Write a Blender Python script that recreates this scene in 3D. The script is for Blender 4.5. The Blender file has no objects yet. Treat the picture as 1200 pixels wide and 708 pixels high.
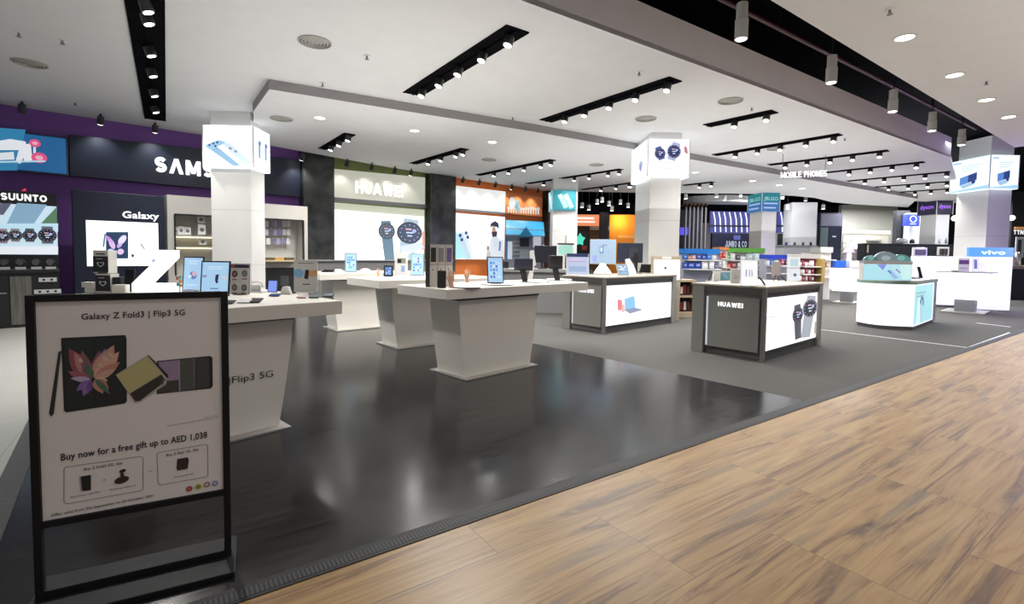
import bpy, bmesh, math, random
from mathutils import Matrix, Vector
random.seed(7)
sc = bpy.context.scene
COL = sc.collection
R = math.radians
# ------------------------------------------------------------------ camera
YAW, PITCH, ROLL, F, CX, CY, CH = R(55.12), R(2.866), R(-0.8195), 579.95, 600.0, 325.88, 1.35
_f = Vector((math.cos(YAW)*math.cos(PITCH), math.sin(YAW)*math.cos(PITCH), -math.sin(PITCH)))
_r = Vector((math.sin(YAW), -math.cos(YAW), 0)); _d = _f.cross(_r)
if _d.z > 0: _d = -_d
RR = _r*math.cos(ROLL) + _d*math.sin(ROLL); DD = -_r*math.sin(ROLL) + _d*math.cos(ROLL)
CAM = Vector((0, 0, CH))
cd = bpy.data.cameras.new('camera'); cam = bpy.data.objects.new('camera', cd); COL.objects.link(cam)
m = Matrix((RR, -DD, -_f)).transposed().to_4x4(); m.translation = CAM
cam.matrix_world = m
cd.sensor_fit = 'HORIZONTAL'; cd.sensor_width = 36; cd.lens = F/1200*36
cd.shift_y = -(354-CY)/1200; cd.clip_start = .05; cd.clip_end = 200
sc.camera = cam
# ------------------------------------------------------------------ world, exposure, ambient lights
sc.view_settings.view_transform = 'Standard'; sc.view_settings.look = 'None'
sc.view_settings.gamma = 1; sc.view_settings.use_curve_mapping = False
sc.view_settings.exposure = -0.30
w = bpy.data.worlds.new('world'); sc.world = w; w.use_nodes = True
w.node_tree.nodes['Background'].inputs[0].default_value = (.80, .86, 1, 1)
w.node_tree.nodes['Background'].inputs[1].default_value = 0.42
def area(loc, rot, sx, sy, e, col=(1, 1, 1)):
    l = bpy.data.lights.new('fill_area_light', 'AREA'); l.shape = 'RECTANGLE'; l.size = sx; l.size_y = sy; l.energy = e; l.color = col
    o = bpy.data.objects.new('fill_area_light', l); COL.objects.link(o); o.location = loc; o.rotation_euler = rot; return o
UP = (math.pi, 0, 0)
SPOT_E, DOWN_E = 190, 95
area((2.5, 7.0, 2.35), UP, 5, 6, 80)  # upward area lamps are unseen fills, added to brighten the ceilings
area((10.5, 7.5, 2.35), UP, 8, 7, 150)
area((22, 10, 2.35), UP, 12, 8, 250)
area((6, 0.2, 2.3), UP, 12, 2.5, 85)
for (x_, y_, e_) in ((13.5, 12.5, 300), (20, 11, 380), (23.5, 13, 230), (31, 11, 900), (32.5, 8, 600), (25, 7, 450), (27, 4, 500), (17.5, 5.5, 260)): area((x_, y_, 4.3), (0, 0, 0), 3, 3, e_, (.88, .92, 1))  # unseen downward fills added to brighten the far shops
lp = bpy.data.lights.new('violet_lamp', 'POINT'); lp.energy = 230; lp.color = (.48, .36, 1); lp.shadow_soft_size = .1; lo = bpy.data.objects.new('violet_lamp', lp); COL.objects.link(lo); lo.location = (17.8, 1.6, 1.9)
# ------------------------------------------------------------------ pixel -> place
def ray(u, v): return RR*((u-CX)/F) + DD*((v-CY)/F) + _f
def at(u, v, z=0.0):
    if isinstance(u, Vector): return u.copy()
    d = ray(u, v); return CAM + d*((z-CH)/d.z)
def deep(u, v, d): return CAM + ray(u, v)*d
def ppm(p): return F/((Vector(p)-CAM).dot(_f))
S = R(5.9)
CA = YAW - math.pi/2          # orientation of a front that faces the camera squarely
class Pl:
    """vertical plane through p0 whose front (-y) side is turned by a"""
    def __init__(s, p0, a): s.p = Vector((p0[0], p0[1], 0)); s.a = a; s.t = Vector((math.cos(a), math.sin(a), 0)); s.n = Vector((-math.sin(a), math.cos(a), 0))
    def L(s, u, v):
        d = ray(u, v); q = CAM + d*(s.n.dot(s.p-CAM)/s.n.dot(d)); return (q-s.p).dot(s.t), q.z
    def W(s, x, z, off=0): q = s.p + s.t*x - s.n*off; q.z = z; return q
    def shift(s, off): q = s.p - s.n*off; return Pl((q.x, q.y), s.a)
# ------------------------------------------------------------------ materials
_mc = {}
def M(c, rough=.5, metal=0, name=None, spec=.5):
    k = ('m', c, rough, metal, spec)
    if k not in _mc:
        x = bpy.data.materials.new(name or 'plain_material'); x.use_nodes = True; b = x.node_tree.nodes['Principled BSDF']
        b.inputs['Base Color'].default_value = (*c, 1); b.inputs['Roughness'].default_value = rough; b.inputs['Metallic'].default_value = metal
        b.inputs['Specular IOR Level'].default_value = spec
        nt = x.node_tree; n = nt.nodes.new('ShaderNodeTexNoise'); n.inputs['Scale'].default_value = 60; mr = nt.nodes.new('ShaderNodeMapRange')
        mr.inputs[3].default_value = max(0, rough-.04); mr.inputs[4].default_value = min(1, rough+.04)
        nt.links.new(n.outputs[0], mr.inputs[0]); nt.links.new(mr.outputs[0], b.inputs['Roughness'])
        _mc[k] = x
    return _mc[k]
def E(c, s=1.0):
    k = ('e', c, s)
    if k not in _mc:
        x = bpy.data.materials.new('lit_material'); x.use_nodes = True; b = x.node_tree.nodes['Principled BSDF']
        b.inputs['Base Color'].default_value = (c[0]*.3, c[1]*.3, c[2]*.3, 1); b.inputs['Roughness'].default_value = .4
        b.inputs['Emission Color'].default_value = (*c, 1); b.inputs['Emission Strength'].default_value = s
        _mc[k] = x
    return _mc[k]
def glass():
    if 'g' not in _mc:
        x = bpy.data.materials.new('clear_acrylic'); x.use_nodes = True; b = x.node_tree.nodes['Principled BSDF']
        b.inputs['Transmission Weight'].default_value = 1; b.inputs['Roughness'].default_value = .02; b.inputs['IOR'].default_value = 1.2
        b.inputs['Base Color'].default_value = (.95, .97, .97, 1); _mc['g'] = x
    return _mc['g']
def nodemat(name):
    x = bpy.data.materials.new(name); x.use_nodes = True; nt = x.node_tree
    return x, nt, nt.nodes['Principled BSDF'], nt.nodes.new('ShaderNodeNewGeometry')
def ramp(nt, pts):
    r = nt.nodes.new('ShaderNodeValToRGB'); e = r.color_ramp.elements
    e[0].position, e[0].color = pts[0][0], (*pts[0][1], 1); e[1].position, e[1].color = pts[-1][0], (*pts[-1][1], 1)
    for p, c in pts[1:-1]: q = e.new(p); q.color = (*c, 1)
    return r
def mapping(nt, src, scale, rz=0):
    n = nt.nodes.new('ShaderNodeMapping'); n.inputs['Scale'].default_value = scale; n.inputs['Rotation'].default_value = (0, 0, rz)
    nt.links.new(src, n.inputs[0]); return n
def mixc(nt, a, b, fac, mode='MIX'):
    n = nt.nodes.new('ShaderNodeMix'); n.data_type = 'RGBA'; n.blend_type = mode
    for s, v in ((0, fac), (6, a), (7, b)):
        if hasattr(v, 'is_output'): nt.links.new(v, n.inputs[s])
        elif s == 0: n.inputs[0].default_value = v
        else: n.inputs[s].default_value = (*v, 1)
    return n.outputs[2]
def wood_floor():
    x, nt, b, g = nodemat('oak_tile_floor'); P = g.outputs['Position']
    br = nt.nodes.new('ShaderNodeTexBrick'); mp = mapping(nt, P, (1, 1, 1)); nt.links.new(mp.outputs[0], br.inputs[0])
    br.offset = .5; br.inputs['Scale'].default_value = 1; br.inputs['Brick Width'].default_value = 1.2; br.inputs['Row Height'].default_value = .6
    br.inputs['Mortar Size'].default_value = .0022; br.inputs['Mortar Smooth'].default_value = .3; br.inputs['Bias'].default_value = 0
    br.inputs[1].default_value = (0, 0, 0, 1); br.inputs[2].default_value = (1, 1, 1, 1); br.inputs[3].default_value = (.5, .5, .5, 1)
    # shift the grain from tile to tile
    ad = nt.nodes.new('ShaderNodeVectorMath'); ad.operation = 'MULTIPLY_ADD'; nt.links.new(br.outputs[0], ad.inputs[0]); ad.inputs[1].default_value = (3.1, 5.3, 2.2); nt.links.new(P, ad.inputs[2])
    m1 = mapping(nt, ad.outputs[0], (.42, 5.2, 1), R(5)); n1 = nt.nodes.new('ShaderNodeTexNoise'); nt.links.new(m1.outputs[0], n1.inputs[0]); n1.inputs['Scale'].default_value = 1.7; n1.inputs['Detail'].default_value = 10; n1.inputs['Roughness'].default_value = .68; n1.inputs['Distortion'].default_value = 1.3
    r1 = ramp(nt, [(.27, (.045, .022, .008)), (.38, (.14, .07, .024)), (.47, (.275, .158, .053)), (.58, (.335, .207, .076)), (.8, (.40, .27, .12))]); nt.links.new(n1.outputs[0], r1.inputs[0])
    m2 = mapping(nt, ad.outputs[0], (.6, 26, 1), R(5)); n2 = nt.nodes.new('ShaderNodeTexNoise'); nt.links.new(m2.outputs[0], n2.inputs[0]); n2.inputs['Scale'].default_value = 2.2; n2.inputs['Detail'].default_value = 5
    r2 = ramp(nt, [(.32, (.38, .32, .27)), (.45, (1, 1, 1)), (1, (1, 1, 1))]); nt.links.new(n2.outputs[0], r2.inputs[0])
    c = mixc(nt, r1.outputs[0], r2.outputs[0], .5, 'MULTIPLY')
    # grey weathered streaks
    m3 = mapping(nt, ad.outputs[0], (.4, 6, 1), R(6)); n3 = nt.nodes.new('ShaderNodeTexNoise'); nt.links.new(m3.outputs[0], n3.inputs[0]); n3.inputs['Scale'].default_value = 1.9; n3.inputs['Detail'].default_value = 6
    r3 = ramp(nt, [(.56, (0, 0, 0)), (.70, (.62, .62, .62))]); nt.links.new(n3.outputs[0], r3.inputs[0])
    c = mixc(nt, c, (.105, .085, .062), r3.outputs[0])
    c = mixc(nt, c, (.12, .075, .04), br.outputs[1])
    nt.links.new(c, b.inputs['Base Color']); b.inputs['Roughness'].default_value = .36; b.inputs['Specular IOR Level'].default_value = .4
    bp = nt.nodes.new('ShaderNodeBump'); bp.inputs['Strength'].default_value = .06; nt.links.new(n2.outputs[0], bp.inputs['Height']); nt.links.new(bp.outputs[0], b.inputs['Normal'])
    return x
def dark_floor():
    x, nt, b, g = nodemat('dark_plank_floor'); P = g.outputs['Position']
    m1 = mapping(nt, P, (1.2, 14, 1), R(-6)); n1 = nt.nodes.new('ShaderNodeTexNoise'); nt.links.new(m1.outputs[0], n1.inputs[0]); n1.inputs['Scale'].default_value = 2; n1.inputs['Detail'].default_value = 6
    r1 = ramp(nt, [(.3, (.007, .007, .008)), (.6, (.016, .015, .015)), (.8, (.030, .028, .027))]); nt.links.new(n1.outputs[0], r1.inputs[0])
    br = nt.nodes.new('ShaderNodeTexBrick'); mp = mapping(nt, P, (1, 1, 1), R(-6)); nt.links.new(mp.outputs[0], br.inputs[0]); br.inputs['Scale'].default_value = 1
    br.inputs['Brick Width'].default_value = 1.2; br.inputs['Row Height'].default_value = .18; br.inputs['Mortar Size'].default_value = .0015
    br.inputs[1].default_value = (.75, .75, .75, 1); br.inputs[2].default_value = (1, 1, 1, 1); br.inputs[3].default_value = (.35, .35, .35, 1)
    nt.links.new(mixc(nt, r1.outputs[0], br.outputs[0], 1.0, 'MULTIPLY'), b.inputs['Base Color'])
    r2 = nt.nodes.new('ShaderNodeMapRange'); nt.links.new(n1.outputs[0], r2.inputs[0]); r2.inputs[3].default_value = .12; r2.inputs[4].default_value = .24; nt.links.new(r2.outputs[0], b.inputs['Roughness'])
    b.inputs['Specular IOR Level'].default_value = .36
    return x
def noisy(name, c1, c2, scale, rough=.9, bump=0, lo=.35, hi=.65, sc3=(1, 1, 1)):
    x, nt, b, g = nodemat(name); mp = mapping(nt, g.outputs['Position'], sc3)
    n = nt.nodes.new('ShaderNodeTexNoise'); nt.links.new(mp.outputs[0], n.inputs[0]); n.inputs['Scale'].default_value = scale; n.inputs['Detail'].default_value = 5
    r = ramp(nt, [(lo, c1), (hi, c2)]); nt.links.new(n.outputs[0], r.inputs[0]); nt.links.new(r.outputs[0], b.inputs['Base Color']); b.inputs['Roughness'].default_value = rough
    if bump:
        bp = nt.nodes.new('ShaderNodeBump'); bp.inputs['Strength'].default_value = bump; nt.links.new(n.outputs[0], bp.inputs['Height']); nt.links.new(bp.outputs[0], b.inputs['Normal'])
    return x
def grating():
    x, nt, b, g = nodemat('ribbed_metal_grating'); wv = nt.nodes.new('ShaderNodeTexWave'); wv.bands_direction = 'X'; wv.inputs['Scale'].default_value = 18
    nt.links.new(g.outputs['Position'], wv.inputs[0]); r = ramp(nt, [(.4, (.008, .008, .009)), (.6, (.045, .045, .048))]); nt.links.new(wv.outputs[0], r.inputs[0])
    nt.links.new(r.outputs[0], b.inputs['Base Color']); b.inputs['Roughness'].default_value = .55; b.inputs['Specular IOR Level'].default_value = .25; return x
def tiles():
    x, nt, b, g = nodemat('pale_grey_floor_tile'); br = nt.nodes.new('ShaderNodeTexBrick'); br.offset = 0; nt.links.new(g.outputs['Position'], br.inputs[0])
    br.inputs['Scale'].default_value = 1; br.inputs['Brick Width'].default_value = .9; br.inputs['Row Height'].default_value = .9; br.inputs['Mortar Size'].default_value = .003
    br.inputs[1].default_value = (.40, .40, .36, 1); br.inputs[2].default_value = (.44, .44, .40, 1); br.inputs[3].default_value = (.25, .25, .24, 1)
    nt.links.new(br.outputs[0], b.inputs['Base Color']); b.inputs['Roughness'].default_value = .35; return x
def stone():
    return noisy('dark_polished_stone', (.020, .021, .020), (.06, .062, .058), 3, .16, lo=.35, hi=.7)
BLACK = M((.012, .012, .013), .45); SATIN = M((.02, .02, .021), .3); WHITE = M((.82, .81, .78), .35); WMAT = M((.80, .79, .77), .6)
CEILW = noisy('ceiling_paint', (.72, .715, .70), (.74, .735, .72), 3, .9)
TABW = M((.74, .71, .64), .38); CHROME = M((.7, .7, .72), .18, 1); GREY = M((.16, .16, .155), .5); DGREY = M((.075, .076, .076), .45)
VOID = M((.004, .004, .005), .9, spec=.02); NAVY = M((.008, .013, .03), .4); PURPLE = M((.17, .065, .28), .7); SCRBLK = M((.008, .008, .01), .12)
BEIGE = M((.48, .46, .42), .6); WHL = E((1, 1, 1), 1.6)
# ------------------------------------------------------------------ mesh builder
class MB:
    def __init__(s): s.bm = bmesh.new(); s.mats = []
    def mi(s, m):
        if m not in s.mats: s.mats.append(m)
        return s.mats.index(m)
    def face(s, pts, m):
        try:
            f = s.bm.faces.new([s.bm.verts.new(p) for p in pts]); f.material_index = s.mi(m); return f
        except ValueError: return None
    def shell(s, vs, fs, m, smooth=False):
        V = [s.bm.verts.new(v) for v in vs]; k = s.mi(m)
        for f in fs:
            q = s.bm.faces.new([V[i] for i in f]); q.material_index = k; q.smooth = smooth
        return V
    def box(s, c, d, m, rot=None, bev=0):
        b = bmesh.new(); bmesh.ops.create_cube(b, size=1); bmesh.ops.scale(b, vec=d, verts=b.verts)
        if bev: bmesh.ops.bevel(b, geom=b.edges[:], offset=bev, segments=2, affect='EDGES', profile=.6)
        if rot is not None: bmesh.ops.transform(b, matrix=rot, verts=b.verts)
        bmesh.ops.translate(b, vec=c, verts=b.verts); s.merge(b, m); return s
    def merge(s, b, m, smooth=False):
        k = s.mi(m); mp = {}
        for v in b.verts: mp[v] = s.bm.verts.new(v.co)
        for f in b.faces:
            try: q = s.bm.faces.new([mp[v] for v in f.verts]); q.material_index = k; q.smooth = smooth or f.smooth
            except ValueError: pass
        b.free()
    def cyl(s, p, q, r, m, n=14, r2=None, caps=True):
        p, q = Vector(p), Vector(q); r2 = r if r2 is None else r2; z = (q-p).normalized(); x = z.orthogonal().normalized(); y = z.cross(x)
        A = [p + (x*math.cos(t)+y*math.sin(t))*r for t in [2*math.pi*i/n for i in range(n)]]
        B = [q + (x*math.cos(t)+y*math.sin(t))*r2 for t in [2*math.pi*i/n for i in range(n)]]
        V = s.shell(A+B, [(i, (i+1) % n, n+(i+1) % n, n+i) for i in range(n)], m, True)
        if caps:
            s.face(A[::-1], m); s.face(B, m)
        return s
    def lathe(s, prof, m, c=(0, 0, 0), n=24):
        c = Vector(c); vs = []; k = len(prof)
        for i in range(n):
            t = 2*math.pi*i/n
            vs += [c + Vector((r*math.cos(t), r*math.sin(t), z)) for r, z in prof]
        s.shell(vs, [(i*k+j, ((i+1) % n)*k+j, ((i+1) % n)*k+j+1, i*k+j+1) for i in range(n) for j in range(k-1)], m, True); return s
    def tube(s, pts, r, m, n=8):
        for a, b in zip(pts[:-1], pts[1:]): s.cyl(a, b, r, m, n)
        return s
    def prism(s, pts, y0, y1, m):           # outline in x,z pulled along y
        n = len(pts); a = [(x, y0, z) for x, z in pts]; b = [(x, y1, z) for x, z in pts]
        s.face(a, m); s.face(b[::-1], m)
        s.shell(a+b, [(i, n+i, n+(i+1) % n, (i+1) % n) for i in range(n)], m); return s
    def slab(s, pts, z0, z1, m):            # outline in x,y pulled along z
        n = len(pts); a = [(x, y, z0) for x, y in pts]; b = [(x, y, z1) for x, y in pts]
        s.face(a[::-1], m); s.face(b, m)
        s.shell(a+b, [(i, (i+1) % n, n+(i+1) % n, n+i) for i in range(n)], m); return s
    # flat prints: y is the printed surface, towards -y
    def poly(s, pts, y, m): s.face([(x, y, z) for x, z in pts], m); return s
    def rect(s, x0, z0, x1, z1, y, m): return s.poly([(x0, z0), (x1, z0), (x1, z1), (x0, z1)], y, m)
    def disc(s, x, z, rx, y, m, rz=None, n=20, a=0):
        rz = rx if rz is None else rz; ca, sa = math.cos(a), math.sin(a); P = []
        for i in range(n):
            t = 2*math.pi*i/n; p, q = rx*math.cos(t), rz*math.sin(t); P.append((x+p*ca-q*sa, z+p*sa+q*ca))
        return s.poly(P, y, m)
    def rrect(s, x0, z0, x1, z1, r, y, m):
        P = []
        for cx, cz, a0 in ((x1-r, z0+r, -90), (x1-r, z1-r, 0), (x0+r, z1-r, 90), (x0+r, z0+r, 180)):
            P += [(cx+r*math.cos(R(a0+t)), cz+r*math.sin(R(a0+t))) for t in (0, 30, 60, 90)]
        return s.poly(P, y, m)
    def text(s, st, x, z, h, m, y=-.002, depth=0, bold=0, width=None, align='CENTER', rot=0):
        """h = capital height; width stretches the line to a given length"""
        c = bpy.data.curves.new('lettering', 'FONT'); c.body = st; c.size = 1; c.offset = bold; c.extrude = 0; c.resolution_u = 4; c.space_character = 1+bold*2.5
        o = bpy.data.objects.new('lettering', c); COL.objects.link(o); bpy.context.view_layer.update()
        me = bpy.data.meshes.new_from_object(o.evaluated_get(bpy.context.evaluated_depsgraph_get()))
        xs = [v.co.x for v in me.vertices]
        if xs:
            x0, x1 = min(xs), max(xs); k = h/.73; kx = width/(x1-x0) if width else k
            ax = {'CENTER': (x0+x1)/2, 'LEFT': x0, 'RIGHT': x1}[align]; b = bmesh.new(); b.from_mesh(me)
            if depth:
                g = bmesh.ops.extrude_face_region(b, geom=b.faces[:])
                bmesh.ops.translate(b, vec=(0, 0, 1), verts=[v for v in g['geom'] if isinstance(v, bmesh.types.BMVert)])
            ca, sa = math.cos(rot), math.sin(rot)
            for v in b.verts:
                px, pz = (v.co.x-ax)*kx, v.co.y*k; v.co = (x+px*ca-pz*sa, y-(v.co.z*depth if depth else 0), z+px*sa+pz*ca)
            s.merge(b, m)
        bpy.data.objects.remove(o); bpy.data.curves.remove(c); bpy.data.meshes.remove(me); return s
    def caps(s, st, x, z, h, m, y=-.002, depth=0, width=None, align='CENTER', rot=0, t=.21):
        """heavy block capitals drawn from strokes; t = stroke thickness against the height"""
        arc = lambda cx, cz, rx, rz, a0, a1: ('c', [(cx+rx*math.cos(R(a0+(a1-a0)*i/12)), cz+rz*math.sin(R(a0+(a1-a0)*i/12))) for i in range(13)])
        k = t/2; V = lambda xx, a=0, b=1: ('d', (xx, a), (xx, b)); H = lambda zz, a, b: ('h', (a, zz), (b, zz)); D = lambda a, b, c, d: ('d', (a, b), (c, d)); q = (1-t)/4
        G = {'S': (.78, [arc(.39, 1-k-q, .39-k, q, 25, 270), arc(.39, k+q, .39-k, q, 90, -155)]), 'Λ': (.95, [D(k, 0, .475, 1), D(.95-k, 0, .475, 1)]), 'A': (.95, [D(k, 0, .475, 1), D(.95-k, 0, .475, 1), H(.28, .2, .75)]),
             'M': (1.05, [V(k), V(1.05-k), D(k+.02, 1, .525, .12), D(1.05-k-.02, 1, .525, .12)]), 'U': (.82, [V(k, .35), V(.82-k, .35), arc(.41, .41, .41-k, .41-k, 180, 360)]), 'N': (.85, [V(k), V(.85-k), D(k, 1, .85-k, 0)]),
             'G': (.90, [arc(.45, .5, .45-k, .5-k, 40, 345), H(.42, .48, .90), V(.90-k, .1, .5)]), 'H': (.82, [V(k), V(.82-k), H(.5, 0, .82)]), 'W': (1.25, [D(k, 1, .36, 0), D(.625, .95, .36, 0), D(.625, .95, .89, 0), D(1.25-k, 1, .89, 0)]),
             'E': (.70, [V(k), H(1-k, 0, .7), H(.5, 0, .64), H(k, 0, .7)]), 'I': (t, [V(k)]), 'O': (.95, [arc(.475, .5, .475-k, .5-k, 0, 360)]), 'T': (.76, [V(.38), H(1-k, 0, .76)]), 'B': (.76, [V(k), H(1-k, 0, .42), H(.5, 0, .46), H(k, 0, .46), arc(.42, 1-k-q, .34-k, q, 90, -90), arc(.46, k+q, .30-k, q, 90, -90)]),
             'P': (.74, [V(k), H(1-k, 0, .42), H(.44, 0, .42), arc(.42, .72-k*.2, .32-k, .27-k*.8, 90, -90)]), 'L': (.66, [V(k), H(k, 0, .66)]), 'J': (.62, [V(.62-k, .3), arc(.31, .31, .31-k, .31-k, 180, 360)]), 'C': (.86, [arc(.45, .5, .45-k, .5-k, 45, 315)]),
             '&': (.86, [arc(.38, .76, .2, .24-k, 0, 360), arc(.36, .29, .36-k, .29-k, 0, 360), D(.3, .6, .80, 0)]), ' ': (.4, []), '.': (t, [('d', (k, 0), (k, t))])}
        quads = []; cur = 0
        for ch in st:
            wd, strokes = G[ch]
            for q_ in strokes:
                if q_[0] == 'd':
                    (a, b), (c, d) = q_[1:]; hx = k*math.hypot(c-a, d-b)/abs(d-b); quads.append([(cur+a-hx, b), (cur+a+hx, b), (cur+c+hx, d), (cur+c-hx, d)])
                elif q_[0] == 'h':
                    (a, b), (c, d) = q_[1:]; quads.append([(cur+a, b-k), (cur+c, b-k), (cur+c, b+k), (cur+a, b+k)])
                else:
                    P = q_[1]; N = []
                    for i in range(len(P)):
                        a, b = P[max(0, i-1)], P[min(len(P)-1, i+1)]
                        if math.dist(P[0], P[-1]) < 1e-6 and i in (0, len(P)-1): a, b = P[-2], P[1]
                        l = math.dist(a, b); N.append((-(b[1]-a[1])/l*k, (b[0]-a[0])/l*k))
                    for i in range(len(P)-1): quads.append([(cur+P[j][0]+g*N[j][0], P[j][1]+g*N[j][1]) for j, g in ((i, 1), (i, -1), (i+1, -1), (i+1, 1))])
            cur += wd+t*.75
        tot = cur-t*.75; kx = (width/tot) if width else h; ax = {'CENTER': tot/2, 'LEFT': 0, 'RIGHT': tot}[align]; ca, sa = math.cos(rot), math.sin(rot)
        for Q_ in quads:
            P = [((px-ax)*kx, pz*h) for px, pz in Q_]; P = [(x+a*ca-b*sa, z+a*sa+b*ca) for a, b in P]
            if depth: s.prism(P, y-depth, y, m)
            else: s.poly(P, y, m)
        return s
    def build(s, name, parent=None, loc=(0, 0, 0), rz=0, rx=0):
        bmesh.ops.recalc_face_normals(s.bm, faces=[f for f in s.bm.faces if len(f.verts) > 0 and any(len(e.link_faces) > 1 for e in f.edges)])
        me = bpy.data.meshes.new(name); s.bm.to_mesh(me); s.bm.free()
        for x in s.mats: me.materials.append(x)
        return inst(name, me, parent, loc, rz, rx)
def inst(name, me, parent=None, loc=(0, 0, 0), rz=0, rx=0):
    o = bpy.data.objects.new(name, me); COL.objects.link(o); o.location = loc; o.rotation_euler = (rx, 0, rz)
    if parent: o.parent = parent
    return o
def tag(o, label=None, cat=None, group=None, kind=None):
    if label: o['label'] = label
    if cat: o['category'] = cat
    if group: o['group'] = group
    if kind: o['kind'] = kind
    return o
def thing(name, label, cat, loc, rz=0, group=None):
    o = bpy.data.objects.new(name, None); COL.objects.link(o); o.location = loc; o.rotation_euler = (0, 0, rz); o.empty_display_size = .1
    return tag(o, label, cat, group)
def struct(name, mb): return tag(mb.build(name), kind='structure')
class WT:
    """a thing on a vertical plane, spanning the pixels (u0,v0) upper left to (u1,v1) lower right"""
    def __init__(s, pl, name, label, cat, u0, v0, u1, v1, group=None, off=0, floor=False):
        x0, z1 = pl.L(u0, v0); x1, z0 = pl.L(u1, v1)
        if floor: z0 = 0
        s.pl, s.xc, s.z0, s.w, s.h = pl, (x0+x1)/2, z0, x1-x0, z1-z0
        s.root = thing(name, label, cat, pl.W(s.xc, z0, off), pl.a, group)
    def q(s, u, v): x, z = s.pl.L(u, v); return x-s.xc, z-s.z0
    def P(s, *uv): return [s.q(*p) for p in uv]
    def pt(s, x, z, off=0): return s.pl.W(x+s.xc, z+s.z0, off)
# ================================================================== the setting
ZC, ZD = 3.95, 3.80
def fl(name, pts, m):
    mb = MB(); mb.slab([(p[0], p[1]) for p in pts], -.1, 0, m); return struct(name, mb)
Y0, Y1 = 2.083, 2.185
LA, LD = Vector((-.58, Y1)), Vector((-.15, 2.113)).normalized()
CA_, CD_ = Vector((4.914, Y1)), Vector((-.408, 3.585)).normalized()
LE, CE = LA+LD*13, CA_+CD_*13
LO = Vector((-.11, 0))
fl('floor', [(-12, -9), (60, -9), (60, Y0), (-12, Y0)], wood_floor())
fl('floor_store', [LA, CA_, CE, LE], dark_floor())
fl('floor_carpet', [CA_, (60, Y1), (60, 40), CE+CD_*26, CE], noisy('grey_loop_carpet', (.05, .049, .045), (.08, .078, .071), 90, .95, .25))
fl('floor_side', [(-12, Y1), LA+LO, LE+LO, (-12, LE.y)], tiles())
mb = MB(); mb.box((24, (Y0+Y1)/2, -.046), (72, Y1-Y0, .1), M((.012, .012, .013), .5, spec=.25)); mb.box((24, (Y0+Y1)/2-.005, .003), (72, .055, .004), grating()); struct('trim_1', mb)
mb = MB(); mb.slab([LA+LO, LA, LE, LE+LO], -.1, .004, noisy('dark_border_strip', (.03, .03, .03), (.05, .05, .048), 30, .5)); struct('trim_2', mb)
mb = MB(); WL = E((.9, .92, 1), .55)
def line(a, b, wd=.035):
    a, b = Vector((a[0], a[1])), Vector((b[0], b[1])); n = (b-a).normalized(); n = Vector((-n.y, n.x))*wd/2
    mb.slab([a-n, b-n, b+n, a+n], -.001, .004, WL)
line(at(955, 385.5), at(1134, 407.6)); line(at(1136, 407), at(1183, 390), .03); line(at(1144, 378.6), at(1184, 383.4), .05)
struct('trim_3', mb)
def wallseg(mb, a, b, z0, z1, th, m):
    a, b = Vector((a[0], a[1])), Vector((b[0], b[1])); n = (b-a).normalized(); n = Vector((-n.y, n.x))*th
    mb.slab([a, b, b+n, a+n], z0, z1, m)
# ceilings
FA, FB = at(610, 0, ZC), at(1114, 184.5, ZC)
FD = (FB-FA).normalized(); F0 = FA-FD*14
rd = Vector((ray(1150, 200).x, ray(1150, 200).y, 0)).normalized()
mb = MB(); mb.slab([F0.xy, FB.xy, (FB+rd*14).xy, (-10, 24), (-12, 4)], ZC, ZC+.06, CEILW); struct('ceiling', mb)
FASC = noisy('grey_fascia_paint', (.78, .75, .76), (.80, .77, .78), 3, .9)
mb = MB(); wallseg(mb, F0, FB, ZC-.001, ZC+.50, .05, FASC); struct('trim_4', mb)
DP = [at(u, v, ZD).xy for u, v in ((316, 104.8), (620, 153.5), (913, 205), (1075, 233), (1064, 243), (1000, 239.5), (975, 237), (955, 232), (915, 228), (860, 227), (760, 226), (672, 224.5), (638, 224), (455, 196), (297, 167), (297, 131))]
mb = MB(); mb.slab([tuple(p) for p in DP], ZD, ZC-.001, CEILW); struct('ceiling_panel', mb)
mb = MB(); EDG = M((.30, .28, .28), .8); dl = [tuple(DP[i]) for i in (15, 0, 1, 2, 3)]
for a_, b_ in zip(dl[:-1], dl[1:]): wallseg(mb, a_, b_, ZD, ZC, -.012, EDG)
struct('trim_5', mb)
A0, A1 = at(903, 0, ZC), at(1182, 168.5, ZC); AD = (A1-A0).normalized(); AX = A0-AD*16; AE = A1+AD*.6
mb = MB(); mb.slab([(AX.x, -8), (AE.x, -8), AE.xy, AX.xy], ZC, ZC+.5, CEILW); struct('ceiling_aisle', mb)
mb = MB(); mb.slab([(-12, -8), (60, -8), (60, 42), (-12, 42)], 5.2, 5.3, VOID); struct('ceiling_void', mb)
mb = MB(); RED = M((.05, .006, .006), .4); BLK = M((.006, .006, .007), .6, spec=.1)
p = [FA+FD*k+Vector((0, -.55, .55)) for k in (-6, 0, 3, 6, 9, 13)]; mb.tube(p, .03, RED)
for k in range(-4, 14, 2): mb.cyl(FA+FD*k+Vector((0, -.55, .55)), FA+FD*k+Vector((0, -.55, 1.25)), .012, BLK, 6)
p = [FA+FD*k+Vector((0, -1.0, .85)) for k in (-6, 13)]; mb.tube(p, .09, BLK)
tag(mb.build('sprinkler_pipe'), 'dark red sprinkler pipe run in the black ceiling slot above the aisle', 'pipe')
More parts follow.
